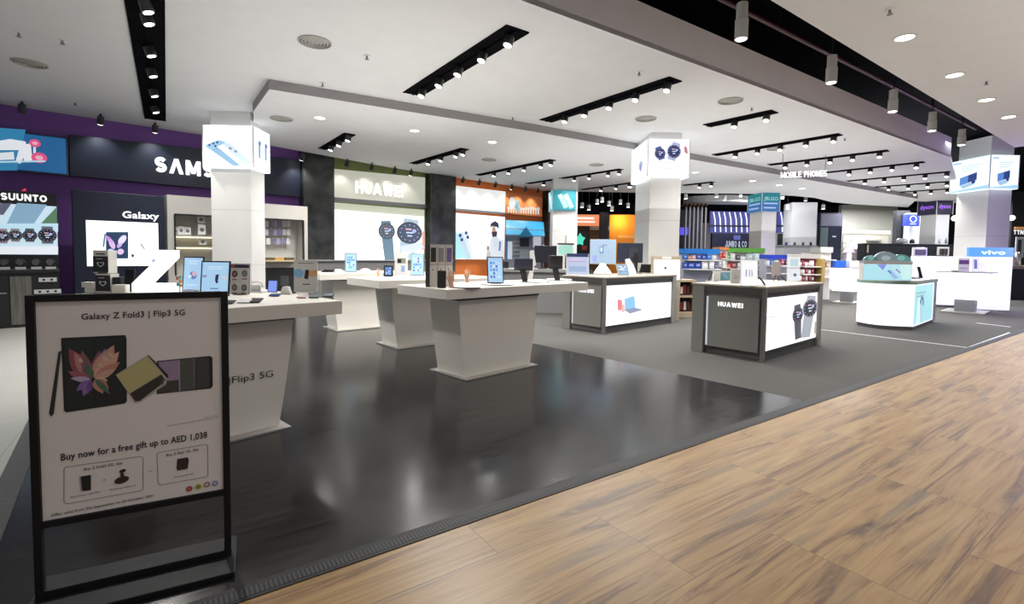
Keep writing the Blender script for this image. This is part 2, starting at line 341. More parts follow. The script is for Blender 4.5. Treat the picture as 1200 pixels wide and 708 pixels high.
# the back wall
WA, WB = at(0, 122, ZC), at(636, 224, ZD)
W = Pl(WA, math.atan2(WB.y-WA.y, WB.x-WA.x))
def wseg(name, u0, u1, vt, z0, z1, th, m, off=0):
    x0, x1 = W.L(u0, vt)[0], W.L(u1, vt)[0]
    b = MB(); b.box(((x0+x1)/2, th/2-off, (z0+z1)/2), (x1-x0, th, z1-z0), m); o = tag(b.build(name, None, (W.p.x, W.p.y, 0), W.a), kind='structure'); return o
wseg('wall_back', -140, 352, 170, 0, ZC, .2, PURPLE)
wseg('wall_back', 384, 499, 200, 0, ZC-.05, .2, noisy('olive_wall_paint', (.18, .22, .07), (.20, .24, .08), 3, .8))
wseg('wall_back', 527, 640, 212, 0, ZC-.05, .2, noisy('orange_wall_paint', (.62, .15, .025), (.66, .17, .03), 3, .7))
ST = stone()
for u0, u1, vt in ((350, 386, 185), (499, 528, 205), (636, 649, 225)): wseg('wall_back_pier', u0, u1, vt, 0, ZC-.02, .5, ST, .3)
# columns
COLM = noisy('pale_column_cladding', (.70, .69, .665), (.72, .71, .685), 2, .2)
def column(u0, um, u1, v, ztop, z1, square=None, top=None):
    """front-left, nearest and right corner seen at the ceiling line v"""
    c = at(um, v, ztop); k = ppm(c); a, b = at(u0, v, ztop), at(u1, v, ztop); return c, a, b
def col_at(c, wx, wy, rz, h=ZC):
    """c = nearest corner; the front runs wx along local x, the side wy along local y"""
    b = MB(); b.box((wx/2, wy/2, h/2), (wx, wy, h), COLM)
    for z in (1.18, 2.36): b.box((wx/2, wy/2, z), (wx+.002, wy+.002, .006), M((.3, .3, .3), .5))
    return tag(b.build('column', None, (c[0], c[1], 0), rz), kind='structure')
# ================================================================== columns and their light boxes
CRZ = R(-33)
ex, ey = Vector((math.cos(CRZ), math.sin(CRZ), 0)), Vector((-math.sin(CRZ), math.cos(CRZ), 0))
def corner_dims(c, uf, us, v):
    return Pl(c, CRZ).L(uf, v)[0], Pl(c, CRZ+math.pi/2).L(us, v)[0]
PALE, INKB, CYAN, SKY = E((.62, .78, 1), 1.0), E((.02, .05, .22), 1), E((.25, .70, .85), 1.1), E((.30, .55, .95), 1.1)
def art_phones(mb, x0, z0, w, h, y):
    P = lambda *q: [(x0+a*w, z0+b*h) for a, b in q]
    mb.poly(P((.02, .50), (.20, .56), (.75, .04), (.60, .02)), y, E((.32, .55, .78), 1)); mb.poly(P((.02, .52), (.30, .66), (.48, .60), (.18, .42)), y-.002, E((.40, .65, .88), 1))
    mb.poly(P((.38, .55), (.52, .60), (1.0, .10), (.82, .05)), y-.004, E((.72, .86, 1), 1.1))
    for a, b in ((.12, .52), (.20, .56), (.28, .59), (.24, .50)): mb.disc(x0+a*w, z0+b*h, .022*w, y-.005, INKB, n=12)
    for a, b in ((.55, .45), (.66, .38)): mb.disc(x0+a*w, z0+b*h, .04*w, y-.006, E((.25, .35, .5), 1), .03*h, n=12, a=-.5)
def art_slim(mb, x0, z0, w, h, y):
    for a in (.28, .68):
        mb.rrect(x0+a*w, z0+.28*h, x0+(a+.14)*w, z0+.72*h, .03*w, y, E((.28, .45, .75), 1)); mb.disc(x0+(a+.10)*w, z0+.66*h, .07*w, y-.002, E((.12, .2, .5), 1), n=12)
def watch(mb, x, z, r, y, band, rim, dial, a=0, face=True, bandlen=2.6, sx=1):
    """a wrist watch seen from the front: strap, case, bezel and dial marks"""
    ca, sa = math.cos(a), math.sin(a)
    T = lambda p, q: (x+(p*ca-q*sa)*sx, z+p*sa+q*ca)
    mb.poly([T(-.72*r, 0), T(.72*r, 0), T(.62*r, -bandlen*r), T(-.62*r, -bandlen*r)], y, band)
    mb.poly([T(-.72*r, 0), T(.72*r, 0), T(.60*r, 1.35*r), T(-.60*r, 1.35*r)], y, band)
    mb.disc(x, z, r*1.06*sx, y-.003, rim, r*1.06, n=28); mb.disc(x, z, r*.92*sx, y-.005, dial, r*.92, n=28)
    for k in range(12):
        t = k*math.pi/6; mb.disc(x+.78*r*math.cos(t)*sx, z+.78*r*math.sin(t), .05*r*sx, y-.007, PALE, .05*r, n=6)
    if face:
        for p, q, l in ((-.35, .28, .5), (-.3, -.05, .62), (-.2, -.36, .4)): mb.rect(x+p*r*sx, z+q*r, x+(p+l)*r*sx, z+(q+.14)*r, y-.007, E((.85, .55, .65), 1) if q > 0 else PALE)
        mb.disc(x+.38*r*sx, z+.2*r, .18*r*sx, y-.007, E((.5, .55, .9), 1), .18*r, n=12)
def art_watches(mb, x0, z0, w, h, y):
    bl, st, dk = E((.10, .13, .35), 1), E((.45, .50, .72), 1), E((.03, .03, .12), 1)
    watch(mb, x0+.28*w, z0+.62*h, .13*w, y, bl, bl, dk, .35, bandlen=1.2); watch(mb, x0+.62*w, z0+.68*h, .17*w, y-.01, st, st, dk, -.3, bandlen=1.3)
    mb.poly([(x0+.86*w, z0+.85*h), (x0+.95*w, z0+.8*h), (x0+.97*w, z0+.6*h), (x0+.88*w, z0+.66*h)], y-.012, E((.55, .25, .3), 1))
    for b, l in ((.36, .62), (.28, .55), (.20, .5)): mb.rect(x0+.22*w, z0+b*h, x0+(.22+l)*w, z0+(b+.025)*h, y, E((.65, .68, .85), 1))
def art_bud(mb, x0, z0, w, h, y):
    for b in (.82, .76): mb.rect(x0+.1*w, z0+b*h, x0+.7*w, z0+(b+.02)*h, y, E((.6, .65, .85), 1))
    mb.disc(x0+.6*w, z0+.40*h, .13*w, y, E((.45, .5, .7), 1), .14*h); mb.rrect(x0+.56*w, z0+.22*h, x0+.68*w, z0+.44*h, .03*w, y-.002, E((.3, .35, .6), 1))
def art_fold(mb, x0, z0, w, h, y):
    P = lambda *q: [(x0+a*w, z0+b*h) for a, b in q]
    mb.rect(x0+.05*w, z0+.90*h, x0+.28*w, z0+.94*h, y, SKY)
    for b, l in ((.78, .5), (.71, .42), (.64, .36)): mb.rect(x0+.3*w, z0+b*h, x0+(.3+l)*w, z0+(b+.02)*h, y, E((.55, .65, .9), 1))
    mb.poly(P((.26, .44), (.70, .56), (.70, .32), (.26, .20)), y, E((.03, .06, .25), 1)); mb.poly(P((.27, .43), (.48, .49), (.48, .27), (.27, .21)), y-.002, E((.12, .30, .75), 1))
    mb.poly(P((.26, .19), (.72, .31), (.62, .17), (.36, .08)), y-.003, E((.45, .65, .9), 1)); mb.disc(x0+.62*w, z0+.27*h, .05*w, y-.005, INKB, n=10)
    mb.poly(P((0, 0), (1, 0), (1, .12), (0, .03)), y+.001, E((.4, .65, 1), 1.2))
def art_brush(mb, x0, z0, w, h, y):
    mb.rect(x0, z0, x0+w, z0+h, y+.001, E((.03, .30, .36), .9))
    for a in (.30, .55): mb.poly([(x0+(a-.1)*w, z0+.75*h), (x0+(a+.08)*w, z0+.85*h), (x0+(a+.38)*w, z0+.15*h), (x0+(a+.2)*w, z0+.05*h)], y, E((.35, .6, .75), 1)); mb.disc(x0+(a+.02)*w, z0+.68*h, .07*w, y-.003, E((.75, .85, .95), 1), n=12)
def art_insta(mb, x0, z0, w, h, y):
    mb.rect(x0, z0, x0+w, z0+h, y+.001, E((.04, .16, .42), .9)); mb.rect(x0, z0+.52*h, x0+w, z0+h, y, E((.01, .22, .25), .9))
    mb.text('JBLGO', x0+.5*w, z0+.60*h, .2*h, E((.45, .75, .8), 1), y-.002, width=.8*w)
    for b, l in ((.38, .8), (.14, .7)): mb.rect(x0+.1*w, z0+b*h, x0+(.1+l)*w, z0+(b+.08)*h, y, E((.4, .55, .85), 1))
def art_purple(mb, x0, z0, w, h, y):
    mb.rect(x0, z0, x0+w, z0+h, y+.001, E((.012, .008, .03), 1)); mb.text('dyson', x0+.5*w, z0+.38*h, .30*h, E((.42, .16, .95), 1.2), y-.003, bold=.012, width=.72*w)
def lit_box(label, bc, fw, sd, z0, z1, af, as_, base):
    r = thing('column_light_box', label, 'light box', (bc.x, bc.y, z0), CRZ, 'advertising boxes wrapped around the columns')
    x0, h = min(0, fw), z1-z0
    b = MB(); b.box((x0+abs(fw)/2, sd/2, h/2), (abs(fw), sd, h), base, bev=.012); b.build('lit_body', r)
    b = MB(); af(b, x0+.015, .015, abs(fw)-.03, h-.03, -.004); b.build('front_print', r)
    b = MB(); as_(b, .015, .015, sd-.03, h-.03, -.004); b.build('side_print', r, (0, sd, 0) if fw > 0 else (0, 0, 0), R(-90) if fw > 0 else R(90))
    ed = M((.75, .75, .76), .3)
    for x in (x0, x0+abs(fw)):
        for y in (0, sd): b = MB(); b.box((x, y, h/2), (.02, .02, h), ed); b.build('corner_trim', r)
WB_ = E((.90, .95, 1), 2.0)
COLS = [  # ceiling corner, front edge, side edge, row, | box corner offset, box front edge, box side edge, box rows
    (at(293, 131, ZC), 246, 309, 131, (.10, -.10), 238, 315, 147.5, 197, 'white light box with blue phones around the column behind the white tables', art_phones, art_slim, WB_),
    (CAM+(at(764, 150, ZC)-CAM)*1.035, 800, 747, 150, (-.10, -.10), 808, 740.5, 162.5, 206.8, 'white light box with two blue watches around the column nearest the middle', art_watches, art_bud, WB_),
    (deep(1157, 250, 15.2), 1184, 1120, 250, (-.16, -.16), 1194, 1114, 181, 221, 'pale blue light box with laptop-like folded phone pictures above the rightmost column', art_fold, art_fold, E((.78, .90, 1), 1.5)),
    (deep(648, 240, 16), 677, 645, 240, (-.04, -.08), 675.5, 647.5, 222.5, 246, 'teal box with pale toothbrush-like handsets on the column by the orange wall', art_brush, art_brush, E((.03, .30, .36), .9)),
    (deep(893, 250, 19), 910, 879, 250, (-.05, -.05), 914, 876.5, 225.5, 247.5, 'teal and blue advertising box on the far column in the middle background', art_insta, art_insta, E((.04, .16, .42), .9)),
    (deep(1096.6, 265, 22), 1112, 1078, 265, (-.05, -.05), 1117, 1075.5, 232.5, 251, 'dark box with purple lettering on the far column behind the rightmost one', art_purple, art_purple, E((.012, .008, .03), 1)),
]
for c, uf, us, v, off, bf, bs, vt, vb, lab, a1, a2, bm_ in COLS:
    fw, sd = corner_dims(c, uf, us, v); fw = abs(fw); sgn = 1 if uf > us else -1
    sd = max(sd, .5)
    htop = 5.15 if uf == 1184 else ZD if uf in (677, 910, 1112) else ZC-.002
    b = MB(); b.box((sgn*fw/2, sd/2, htop/2), (fw, sd, htop), COLM)
    for z in (1.05, 2.1): b.box((sgn*fw/2, sd/2, z), (fw+.003, sd+.003, .005), M((.3, .3, .3), .5))
    tag(b.build('column', None, (c.x, c.y, 0), CRZ), kind='structure')
    bc = Vector((c.x, c.y, 0)) + ex*off[0] + ey*off[1]; 
    pc = Pl(bc, CRZ); uc = CX + F*((bc-CAM).dot(RR))/((bc-CAM).dot(_f))
    z1, z0 = pc.L(uc, vt)[1], pc.L(uc, vb)[1]
    bw = abs(pc.L(bf, (vt+vb)/2)[0]); bd = max(Pl(bc, CRZ+math.pi/2).L(bs, (vt+vb)/2)[0], sd+.12)
    lit_box(lab, bc, sgn*bw, bd, z0, z1, a1, a2, bm_)
# ================================================================== ceiling fittings
LENS = E((1, .97, .92), 9)
spot_data = bpy.data.lights.new('track_spot', 'SPOT'); spot_data.energy = SPOT_E; spot_data.spot_size = R(132); spot_data.spot_blend = .75; spot_data.shadow_soft_size = .05; spot_data.color = (1, .98, .955)
wash_data = bpy.data.lights.new('wall_washer', 'SPOT'); wash_data.energy = 42; wash_data.spot_size = R(100); wash_data.spot_blend = .8; wash_data.shadow_soft_size = .05
down_data = bpy.data.lights.new('downlight_lamp', 'SPOT'); down_data.energy = DOWN_E; down_data.spot_size = R(150); down_data.spot_blend = .8; down_data.shadow_soft_size = .07; down_data.color = (1, .97, .93)
def free_lamp(x, y, z):
    o = bpy.data.objects.new('aisle_fill_lamp', down_data); COL.objects.link(o); o.location = (x, y, z)  # unseen lamp without a fixture, added to brighten the aisle floor
for i in range(9):
    if i > 1: free_lamp(-4+i*2.6, 0.6, ZC-.05)
    free_lamp(-4+i*2.6, -2.6, ZC-.05)
def lamp(data, parent, loc, rx=0, ry=0):
    o = bpy.data.objects.new('lamp', data); COL.objects.link(o); o.parent = parent; o.location = loc; o.rotation_euler = (rx, ry, 0)
b = MB(); b.cyl((0, 0, 0), (0, 0, -.05), .018, SATIN, 8); b.cyl((0, 0, -.03), (0, -.03, -.135), .06, SATIN, 16); HEAD = b.build('spot_head'); HEADM = HEAD.data
b = MB(); b.cyl((0, -.0295, -.134), (0, -.0315, -.140), .047, LENS, 16); LN = b.build('lens'); LENSM = LN.data
bpy.data.objects.remove(HEAD); bpy.data.objects.remove(LN)
def track(label, ends, heads, z, wd=.17, lamps=True, group='black ceiling spotlight tracks'):
    a, b_ = at(*ends[0], z), at(*ends[1], z); L = (b_-a).length; d = (b_-a).normalized(); ang = math.atan2(d.y, d.x)
    r = thing('track_light', label, 'spotlight', (a.x, a.y, z), ang, group)
    wd *= 1.3; b = MB(); b.box((L/2, 0, -.006), (L, wd, .012), VOID)
    for s in (-1, 1): b.box((L/2, s*wd/2, -.009), (L, .012, .018), VOID)
    b.box((L/2, 0, -.02), (L*.98, .035, .02), VOID); b.build('track_housing', r)
    for h in heads:
        q = at(*h, z-.165); t = max(.06, min(L-.06, (q-a).dot(d)))
        hd = inst('spot_head', HEADM, r, (t, 0, -.012)); inst('lens', LENSM, hd)
        if lamps: lamp(spot_data, r, (t, -.03, -.20), rx=-.12)
T = [
 ('black ceiling track running away from the sign, leftmost', [(169, -6), (182, 140)], [(172, 8), (171.5, 30), (175, 67), (176.5, 91), (179, 114), (181, 133)], ZC, .26),
 ('black ceiling track of five spots, widest one left of the middle', [(483, 110), (607, 33)], [(486.7, 112.8), (507, 101), (527.5, 87.5), (556.5, 71), (585, 52)], ZC, .24),
 ('black ceiling track of five spots just left of the watch light box', [(639, 141.5), (792, 92)], [(650.7, 141.7), (676, 135), (705, 126), (736.7, 116.7), (772.7, 105)], ZC, .22),
 ('short black ceiling track with two spots right of the watch light box', [(828, 147), (908, 130)], [(851.7, 147.3), (888, 139)], ZC, .20),
 ('black ceiling track of five spots, next beyond the short two-spot track', [(837, 181.5), (985, 157)], [(848, 182), (875, 178), (903, 174), (933, 169), (966.7, 164)], ZC, .18),
 ('black ceiling track directly above the hanging white letters', [(901, 193), (1041, 176)], [(911.7, 195), (935.7, 191.5), (962.7, 188), (990, 185), (1022, 181)], ZC, .17),
 ('black ceiling track of four spots just beyond the hanging white letters', [(968, 202), (1083, 189.5)], [(985.8, 203), (1011.5, 200.5), (1038, 198), (1067, 195)], ZC, .16),
 ('black ceiling track of five spots, third from the rightmost column light box', [(993, 212), (1113, 201)], [(1003, 213), (1028, 211.5), (1051.5, 209.5), (1076.5, 207), (1104, 205)], ZC, .16),
 ('black ceiling track of four spots beside the rightmost column light box', [(1026, 219), (1113, 212.5)], [(1033, 220), (1056, 218), (1081, 217), (1104, 215)], ZC, .16),
 ('short far black ceiling track of three spots above the dark purple-lettered box', [(1055, 225), (1113, 221)], [(1064, 226), (1084, 225), (1105, 223.5)], ZC, .16),
 ('stubby black ceiling track of three spots in front of the green wall', [(379, 174.5), (410, 156.5)], [(382, 176.5), (393, 171.5), (405, 163)], ZD, .18),
 ('black ceiling track of four spots in front of the pale header panel', [(484, 191.5), (545, 174)], [(491, 192), (505.5, 188), (522, 183), (540, 178)], ZD, .17),
 ('black ceiling track of five spots leading to the orange wall', [(560, 205), (648, 187)], [(568, 206), (584, 202.5), (602, 199), (621, 195), (641, 190.5)], ZD, .16),
 ('black ceiling track of six spots left of the watch light box, on the lower ceiling', [(618, 215), (728, 198)], [(628, 216.5), (645.7, 214.5), (662, 211), (680, 208.5), (701, 205), (723, 201.5)], ZD, .15),
 ('far black ceiling track of four spots above the orange shop', [(682, 222), (741, 214)], [(690, 222.5), (706, 220), (722, 218), (736, 216)], ZD, .14),
 ('black ceiling track of two spots at the right edge of the watch light box', [(801, 217), (836, 213)], [(807, 218.5), (830, 214.5)], ZD, .15),
]
for i, (lab, e, h, z, wd) in enumerate(T): track(lab, e, h, z, wd)
def downlight(label, u, v, z, e=True, group='round recessed downlights'):
    p = at(u, v, z); r = thing('downlight', label, 'ceiling light', (p.x, p.y, z), 0, group)
    b = MB(); b.lathe([(.095, 0), (.118, 0), (.118, -.008), (.095, -.008), (.095, 0)], WMAT); b.build('rim', r)
    b = MB(); b.cyl((0, 0, -.001), (0, 0, -.006), .094, E((1, .94, .84), 7), 20); b.build('lens', r)
    if e: lamp(down_data, r, (0, 0, -.03))
for lab, u, v, z in [('round downlight in the right ceiling, nearest of its row', 1060, 44, ZC), ('round downlight in the right ceiling, second of its row', 1118.5, 88, ZC), ('round downlight in the right ceiling, third of its row', 1156, 117, ZC), ('round downlight in the right ceiling, farthest of its row', 1182, 137, ZC),
    ('round downlight in the lower ceiling, nearest the phone light box', 375, 138, ZD), ('round downlight in the lower ceiling above the green-framed wall', 486, 153, ZD), ('round downlight in the lower ceiling right of the one above the green-framed wall', 577, 166.5, ZD),
    ('round downlight just right of the watch light box', 815, 202, ZD), ('round far downlight left of the hanging white letters', 882, 212, ZD), ('round far downlight below the start of the hanging white letters', 913, 217, ZD), ('round far downlight below the end of the hanging white letters', 940, 221, ZD)]:
    downlight(lab, u, v, z, group='downlights of the right ceiling' if u > 1000 else 'downlights of the lower ceiling')
def vent(label, u, v, z, r_=.2):
    p = at(u, v, z); b = MB()
    for k in range(5): b.lathe([(r_*(1-k*.19), 0), (r_*(1-k*.19), -.012), (r_*(1-k*.19)-.018, -.02-.004*k), (r_*(1-k*.19)-.018, 0)], M((.42, .40, .36), .5), n=32)
    b.cyl((0, 0, -.001), (0, 0, -.004), r_, M((.10, .095, .085), .7), 32)
    tag(b.build('ceiling_diffuser', None, (p.x, p.y, z)), label, 'vent', 'round air diffusers')
for lab, u, v, z in [('round air diffuser in the ceiling left of the stretched black track', 369, 49, ZC), ('round air diffuser in the ceiling at the upper left edge', 35, 74, ZC), ('round air diffuser above the watch light box', 757, 139, ZC), ('round air diffuser beside the top of the column with the phone light box', 330, 139, ZD),
    ('round air diffuser right of the watch light box near the short track', 856, 118, ZC), ('round air diffuser in the lower ceiling left of the orange wall track', 573, 187, ZD), ('round air diffuser in the lower ceiling left of the watch light box', 699, 193, ZD), ('round air diffuser beside the five-spot track near the hanging letters', 909, 174, ZC)]: vent(lab, u, v, z)
def sprinkler(label, u, v, z):
    p = at(u, v, z); b = MB(); b.cyl((0, 0, 0), (0, 0, -.008), .045, WMAT, 14); b.cyl((0, 0, -.006), (0, 0, -.05), .014, M((.25, .25, .26), .3, 1), 8); b.cyl((0, 0, -.05), (0, 0, -.055), .028, M((.2, .2, .2), .4), 10)
    tag(b.build('sprinkler', None, (p.x, p.y, z)), label, 'sprinkler', 'small ceiling sprinkler heads')
for lab, u, v, z in [('small sprinkler right of the round diffuser left of the five-spot track', 430, 65, ZC), ('small sprinkler above the edge of the lower ceiling, behind the diffuser', 378, 97, ZC), ('small sprinkler between the two big five-spot tracks', 601, 137, ZC), ('small sprinkler above the five-spot track next to the watch box', 749, 84, ZC), ('small sprinkler above the short two-spot track', 881, 126, ZC),
    ('small sprinkler in the right ceiling nearest the top edge', 1043, 11, ZC), ('small sprinkler in the right ceiling between its downlights', 1156, 95, ZC), ('small sprinkler at the far left of the ceiling', 22, 38, ZC), ('small sprinkler right of the diffuser at the upper left', 73, 47, ZC), ('small sprinkler above the purple wall at left', 88, 120, ZC), ('small sprinkler above the far tracks right of the hanging letters', 990, 162, ZC)]: sprinkler(lab, u, v, z)
# cylinder pendants in the black slot
def pendant(label, u, v0, v1, y, r_=.076, drop=5.2, group='white cylinder lamps in the black slot', lit=True):
    d = ray(u, v1); k = y/d.y if y < 50 else 1; p = CAM+d*k; h = (v1-v0)/ppm(p)
    r = thing('pendant_light', label, 'lamp', (p.x, p.y, p.z), 0, group); c = M((.55, .54, .52), .5)
    r_ = min(r_, h*.23)
    b = MB(); b.cyl((0, 0, 0), (0, 0, h*.55), r_, c, 20); b.build('lower_shade', r)
    b = MB(); b.cyl((0, 0, h*.57), (0, 0, h), r_*.86, c, 20); b.cyl((0, 0, h*.54), (0, 0, h*.58), r_*.7, SATIN, 16); b.build('upper_housing', r)
    b = MB(); b.cyl((0, 0, .002), (0, 0, -.006), r_*.8, LENS, 18); b.build('lens', r)
    b = MB(); b.cyl((0, 0, h), (0, 0, drop-p.z), .01, SATIN, 6); b.build('rod', r)
    if lit: lamp(down_data, r, (0, 0, -.05))
for lab, u, v0, v1 in [('white cylinder lamp in the black slot, nearest and largest', 868.5, 5, 46), ('white cylinder lamp in the black slot, second from the nearest', 974, 66, 97), ('white cylinder lamp in the black slot, third from the nearest', 1046, 106, 131), ('white cylinder lamp in the black slot, fourth from the nearest', 1092, 132, 153.5), ('white cylinder lamp in the black slot touching the column top', 1126.5, 152, 170)]:
    pendant(lab, u, v0, v1, (A0.y+FA.y)/2)
# hanging white letters
sp = deep(942, 205, 12.5); k = ppm(sp); PS = Pl(sp, R(-33.5))
r = thing('hanging_sign', 'white MOBILE PHONES letters hung on two wires from the ceiling', 'sign', PS.W(0, sp.z-.1), CA)
b = MB(); b.caps('MOBILE PHONES', 0, .04, 7/k, E((1, 1, 1), 1.4), 0, depth=.02, t=.17, width=54/k, rot=R(3.2)); b.box((0, .012, .03), (54/k, .008, .008), DGREY, Matrix.Rotation(-R(3.2), 3, 'Y')); b.build('letters', r)
for s in (-1, 1):
    b = MB(); b.cyl((s*25/k, .01, .03), (s*25/k, .01, ZC-sp.z+.1), .006, DGREY, 6); b.build('wire', r)
# small wall-washer spots along the back wall
for i, (u, v, on) in enumerate([(26, 130, 0), (118, 144, 1), (182, 154, 1), (354, 180, 1), (407, 187, 0), (436, 192, 0), (463, 196.5, 0), (482, 200, 1), (543, 212, 0), (562, 215, 0), (581, 218, 0), (600, 221, 1), (616, 223.5, 0), (631, 226, 0)]):
    zz = ZD if u > 300 else ZC; p = W.shift(.55).W(W.shift(.55).L(u, v)[0], zz)
    r = thing('wall_washer_spot', ['small black spot above the blue product poster', 'small lit spot left of the white wall lettering', 'bright small spot directly above the white wall lettering', 'lit spot above the first dark stone pier', 'first small black spot from the left above the green-framed panel', 'second small black spot from the left above the green-framed panel', 'third small black spot from the left above the green-framed panel', 'lit small spot at the right end above the green-framed panel',
        'first small black spot from the left on the orange band', 'second small black spot from the left on the orange band', 'third small black spot from the left on the orange band', 'lit small spot on the orange band', 'small black spot right of the lit one on the orange band', 'last small black spot on the orange band by the stone pier'][i], 'spotlight', p, W.a, 'small spots along the back wall')
    b = MB(); b.cyl((0, 0, 0), (0, 0, -.06), .02, SATIN, 8); b.cyl((0, -.02, -.06), (0, .05, -.19), .055, SATIN, 14); b.build('spot_body', r)
    b = MB(); b.cyl((0, .0495, -.19), (0, .053, -.197), .046, LENS if on else M((.3, .3, .3), .2), 14); b.build('lens', r)
    if on or i > 3: lamp(wash_data, r, (0, .06, -.23), rx=.35)
# ================================================================== white display tables
def SW(x, y, z=0): return Vector((x*math.cos(S)-y*math.sin(S), x*math.sin(S)+y*math.cos(S), z))
def loc(o, p):                     # world point -> local of an unparented thing
    d = Vector(p)-o.location; c, s = math.cos(o.rotation_euler.z), math.sin(o.rotation_euler.z)
    return Vector((d.x*c+d.y*s, -d.x*s+d.y*c, d.z))
PLATE = M((.46, .44, .41), .3, .6)
def table(label, cx, cy, rot, L, D, z, bx, bl, by, bd, print_=None):
    """front-left top corner in store coordinates, length, depth, height; the pedestal starts bx from the left, by behind the front"""
    a = S+rot; o = SW(cx, cy); mx, my = bx+bl/2, by+bd/2
    r = thing('display_table', label, 'table', o+Vector((mx*math.cos(a)-my*math.sin(a), mx*math.sin(a)+my*math.cos(a), 0)), a, 'white pedestal display tables')
    b = MB(); b.box((L/2-mx, D/2-my, z-.0525), (L, D, .105), TABW, bev=.006); b.build('table_top', r)
    b = MB(); b.box((0, 0, z-.118), (bl+.02, bd+.02, .03), SATIN); b.build('shadow_gap', r)
    b = MB(); ring = []; N = 7; zt = z-.13
    for i in range(N):
        t = i/(N-1); zz = .016+(zt-.016)*t; hx = bl/2 - .105*(1-t)**1.35; hy = bd/2 - .02*(1-t)
        ring.append([(-hx, -hy, zz), (hx, -hy, zz), (hx, hy, zz), (-hx, hy, zz)])
    for i in range(N-1):
        for k in range(4): b.face([ring[i][k], ring[i][(k+1) % 4], ring[i+1][(k+1) % 4], ring[i+1][k]], TABW)
    b.face(ring[0][::-1], TABW); b.face(ring[-1], TABW); bmesh.ops.remove_doubles(b.bm, verts=b.bm.verts[:], dist=.0005)
    b.build('pedestal', r)
    b = MB(); b.box((0, 0, .008), (bl-.10, bd+.14, .016), PLATE, bev=.003); b.build('base_plate', r)
    if print_: print_(r, bl, bd, z)
    return r
def t0print(r, bl, bd, z):
    pl = Pl(r.location + Vector((math.sin(r.rotation_euler.z), -math.cos(r.rotation_euler.z), 0))*(bd/2+.001), r.rotation_euler.z)
    (x1, zz), (x0, z2) = pl.L(320, 436.5), pl.L(265, 445)
    b = MB(); b.text('Galaxy Z Fold3|Flip3 5G', x1, zz-.03, .05, SATIN, -bd/2-.002, align='RIGHT', width=(x1-x0)*2.62); b.build('printed_lettering', r)
TZ, TZ0 = .98, .955
T3 = table('white pedestal table nearest the wooden floor, holding the phone cover stand', 2.71, 4.13, R(4.2), 2.34, .90, TZ, .24, 1.22, .10, .52)
T2 = table('white pedestal table between the cover-stand table and the rearmost white table', 2.81, 5.82, 0, 2.0, 1.03, TZ, .36, 1.02, .38, .50)
T1 = table('rearmost white pedestal table before the white smartwatch light panel', 2.82, 7.95, 0, 2.0, 1.0, TZ, .28, 1.05, .22, .50)
T0 = table('large white pedestal table with printed lettering, behind the poster stand', .144, 3.676, R(6.5), 1.40, 1.9, TZ0, .15, .93, .16, 1.3, t0print)
# ================================================================== devices and small display things
BLUE1, BLUE2, BLUE3 = E((.42, .66, .92), 1.0), E((.10, .25, .62), 1), E((.70, .84, 1), 1)
def faceang(p): return CA    # fronts look across the shop towards the aisle
def art_tab(mb, w, h, y, seed=0):
    rr = random.Random(seed)
    for b, l in ((.86, .55), (.79, .4)): mb.rect(-l*w/2, b*h, l*w/2, (b+.025)*h, y, BLUE3)
    mb.disc(.02*w, .48*h, .20*w, y, E((.15, .25, .5), 1), .11*h, a=rr.uniform(-.6, .6)); mb.disc(.08*w, .52*h, .12*w, y-.001, E((.75, .45, .55), 1), .07*h, a=.5); mb.disc(-.16*w, .45*h, .10*w, y-.001, BLUE3, .05*h)
    mb.rect(-.3*w, .2*h, .3*w, .225*h, y, BLUE3)
def art_flip(mb, w, h, y, seed=0):
    for b, l in ((.82, .6), (.76, .5)): mb.rect(-l*w/2, b*h, l*w/2, (b+.02)*h, y, BLUE3)
    mb.poly([(.0*w, .42*h), (.12*w, .44*h), (.14*w, .62*h), (.02*w, .60*h)], y, E((.02, .03, .06), 1)); mb.disc(.08*w, .40*h, .05*w, y-.001, E((.02, .03, .06), 1), .04*h)
    mb.poly([(.25*w, .55*h), (.46*w, .54*h), (.46*w, .48*h), (.3*w, .5*h)], y, E((.75, .6, .55), 1)); mb.poly([(-.5*w, .58*h), (-.35*w, .6*h), (-.3*w, .54*h), (-.45*w, .52*h)], y, E((.3, .3, .4), 1))
    mb.rect(-.16*w, .20*h, .14*w, .225*h, y, E((.05, .1, .3), 1))
def art_grid(mb, w, h, y, seed=0):
    rr = random.Random(seed)
    for i in range(4):
        for j in range(5): mb.rrect((-.36+.19*i)*w, (.2+.13*j)*h, (-.36+.19*i+.13)*w, (.2+.13*j+.085)*h, .015*w, y, E(rr.choice([(.15, .35, .8), (.5, .75, 1), (.08, .18, .5), (.8, .9, 1)]), 1))
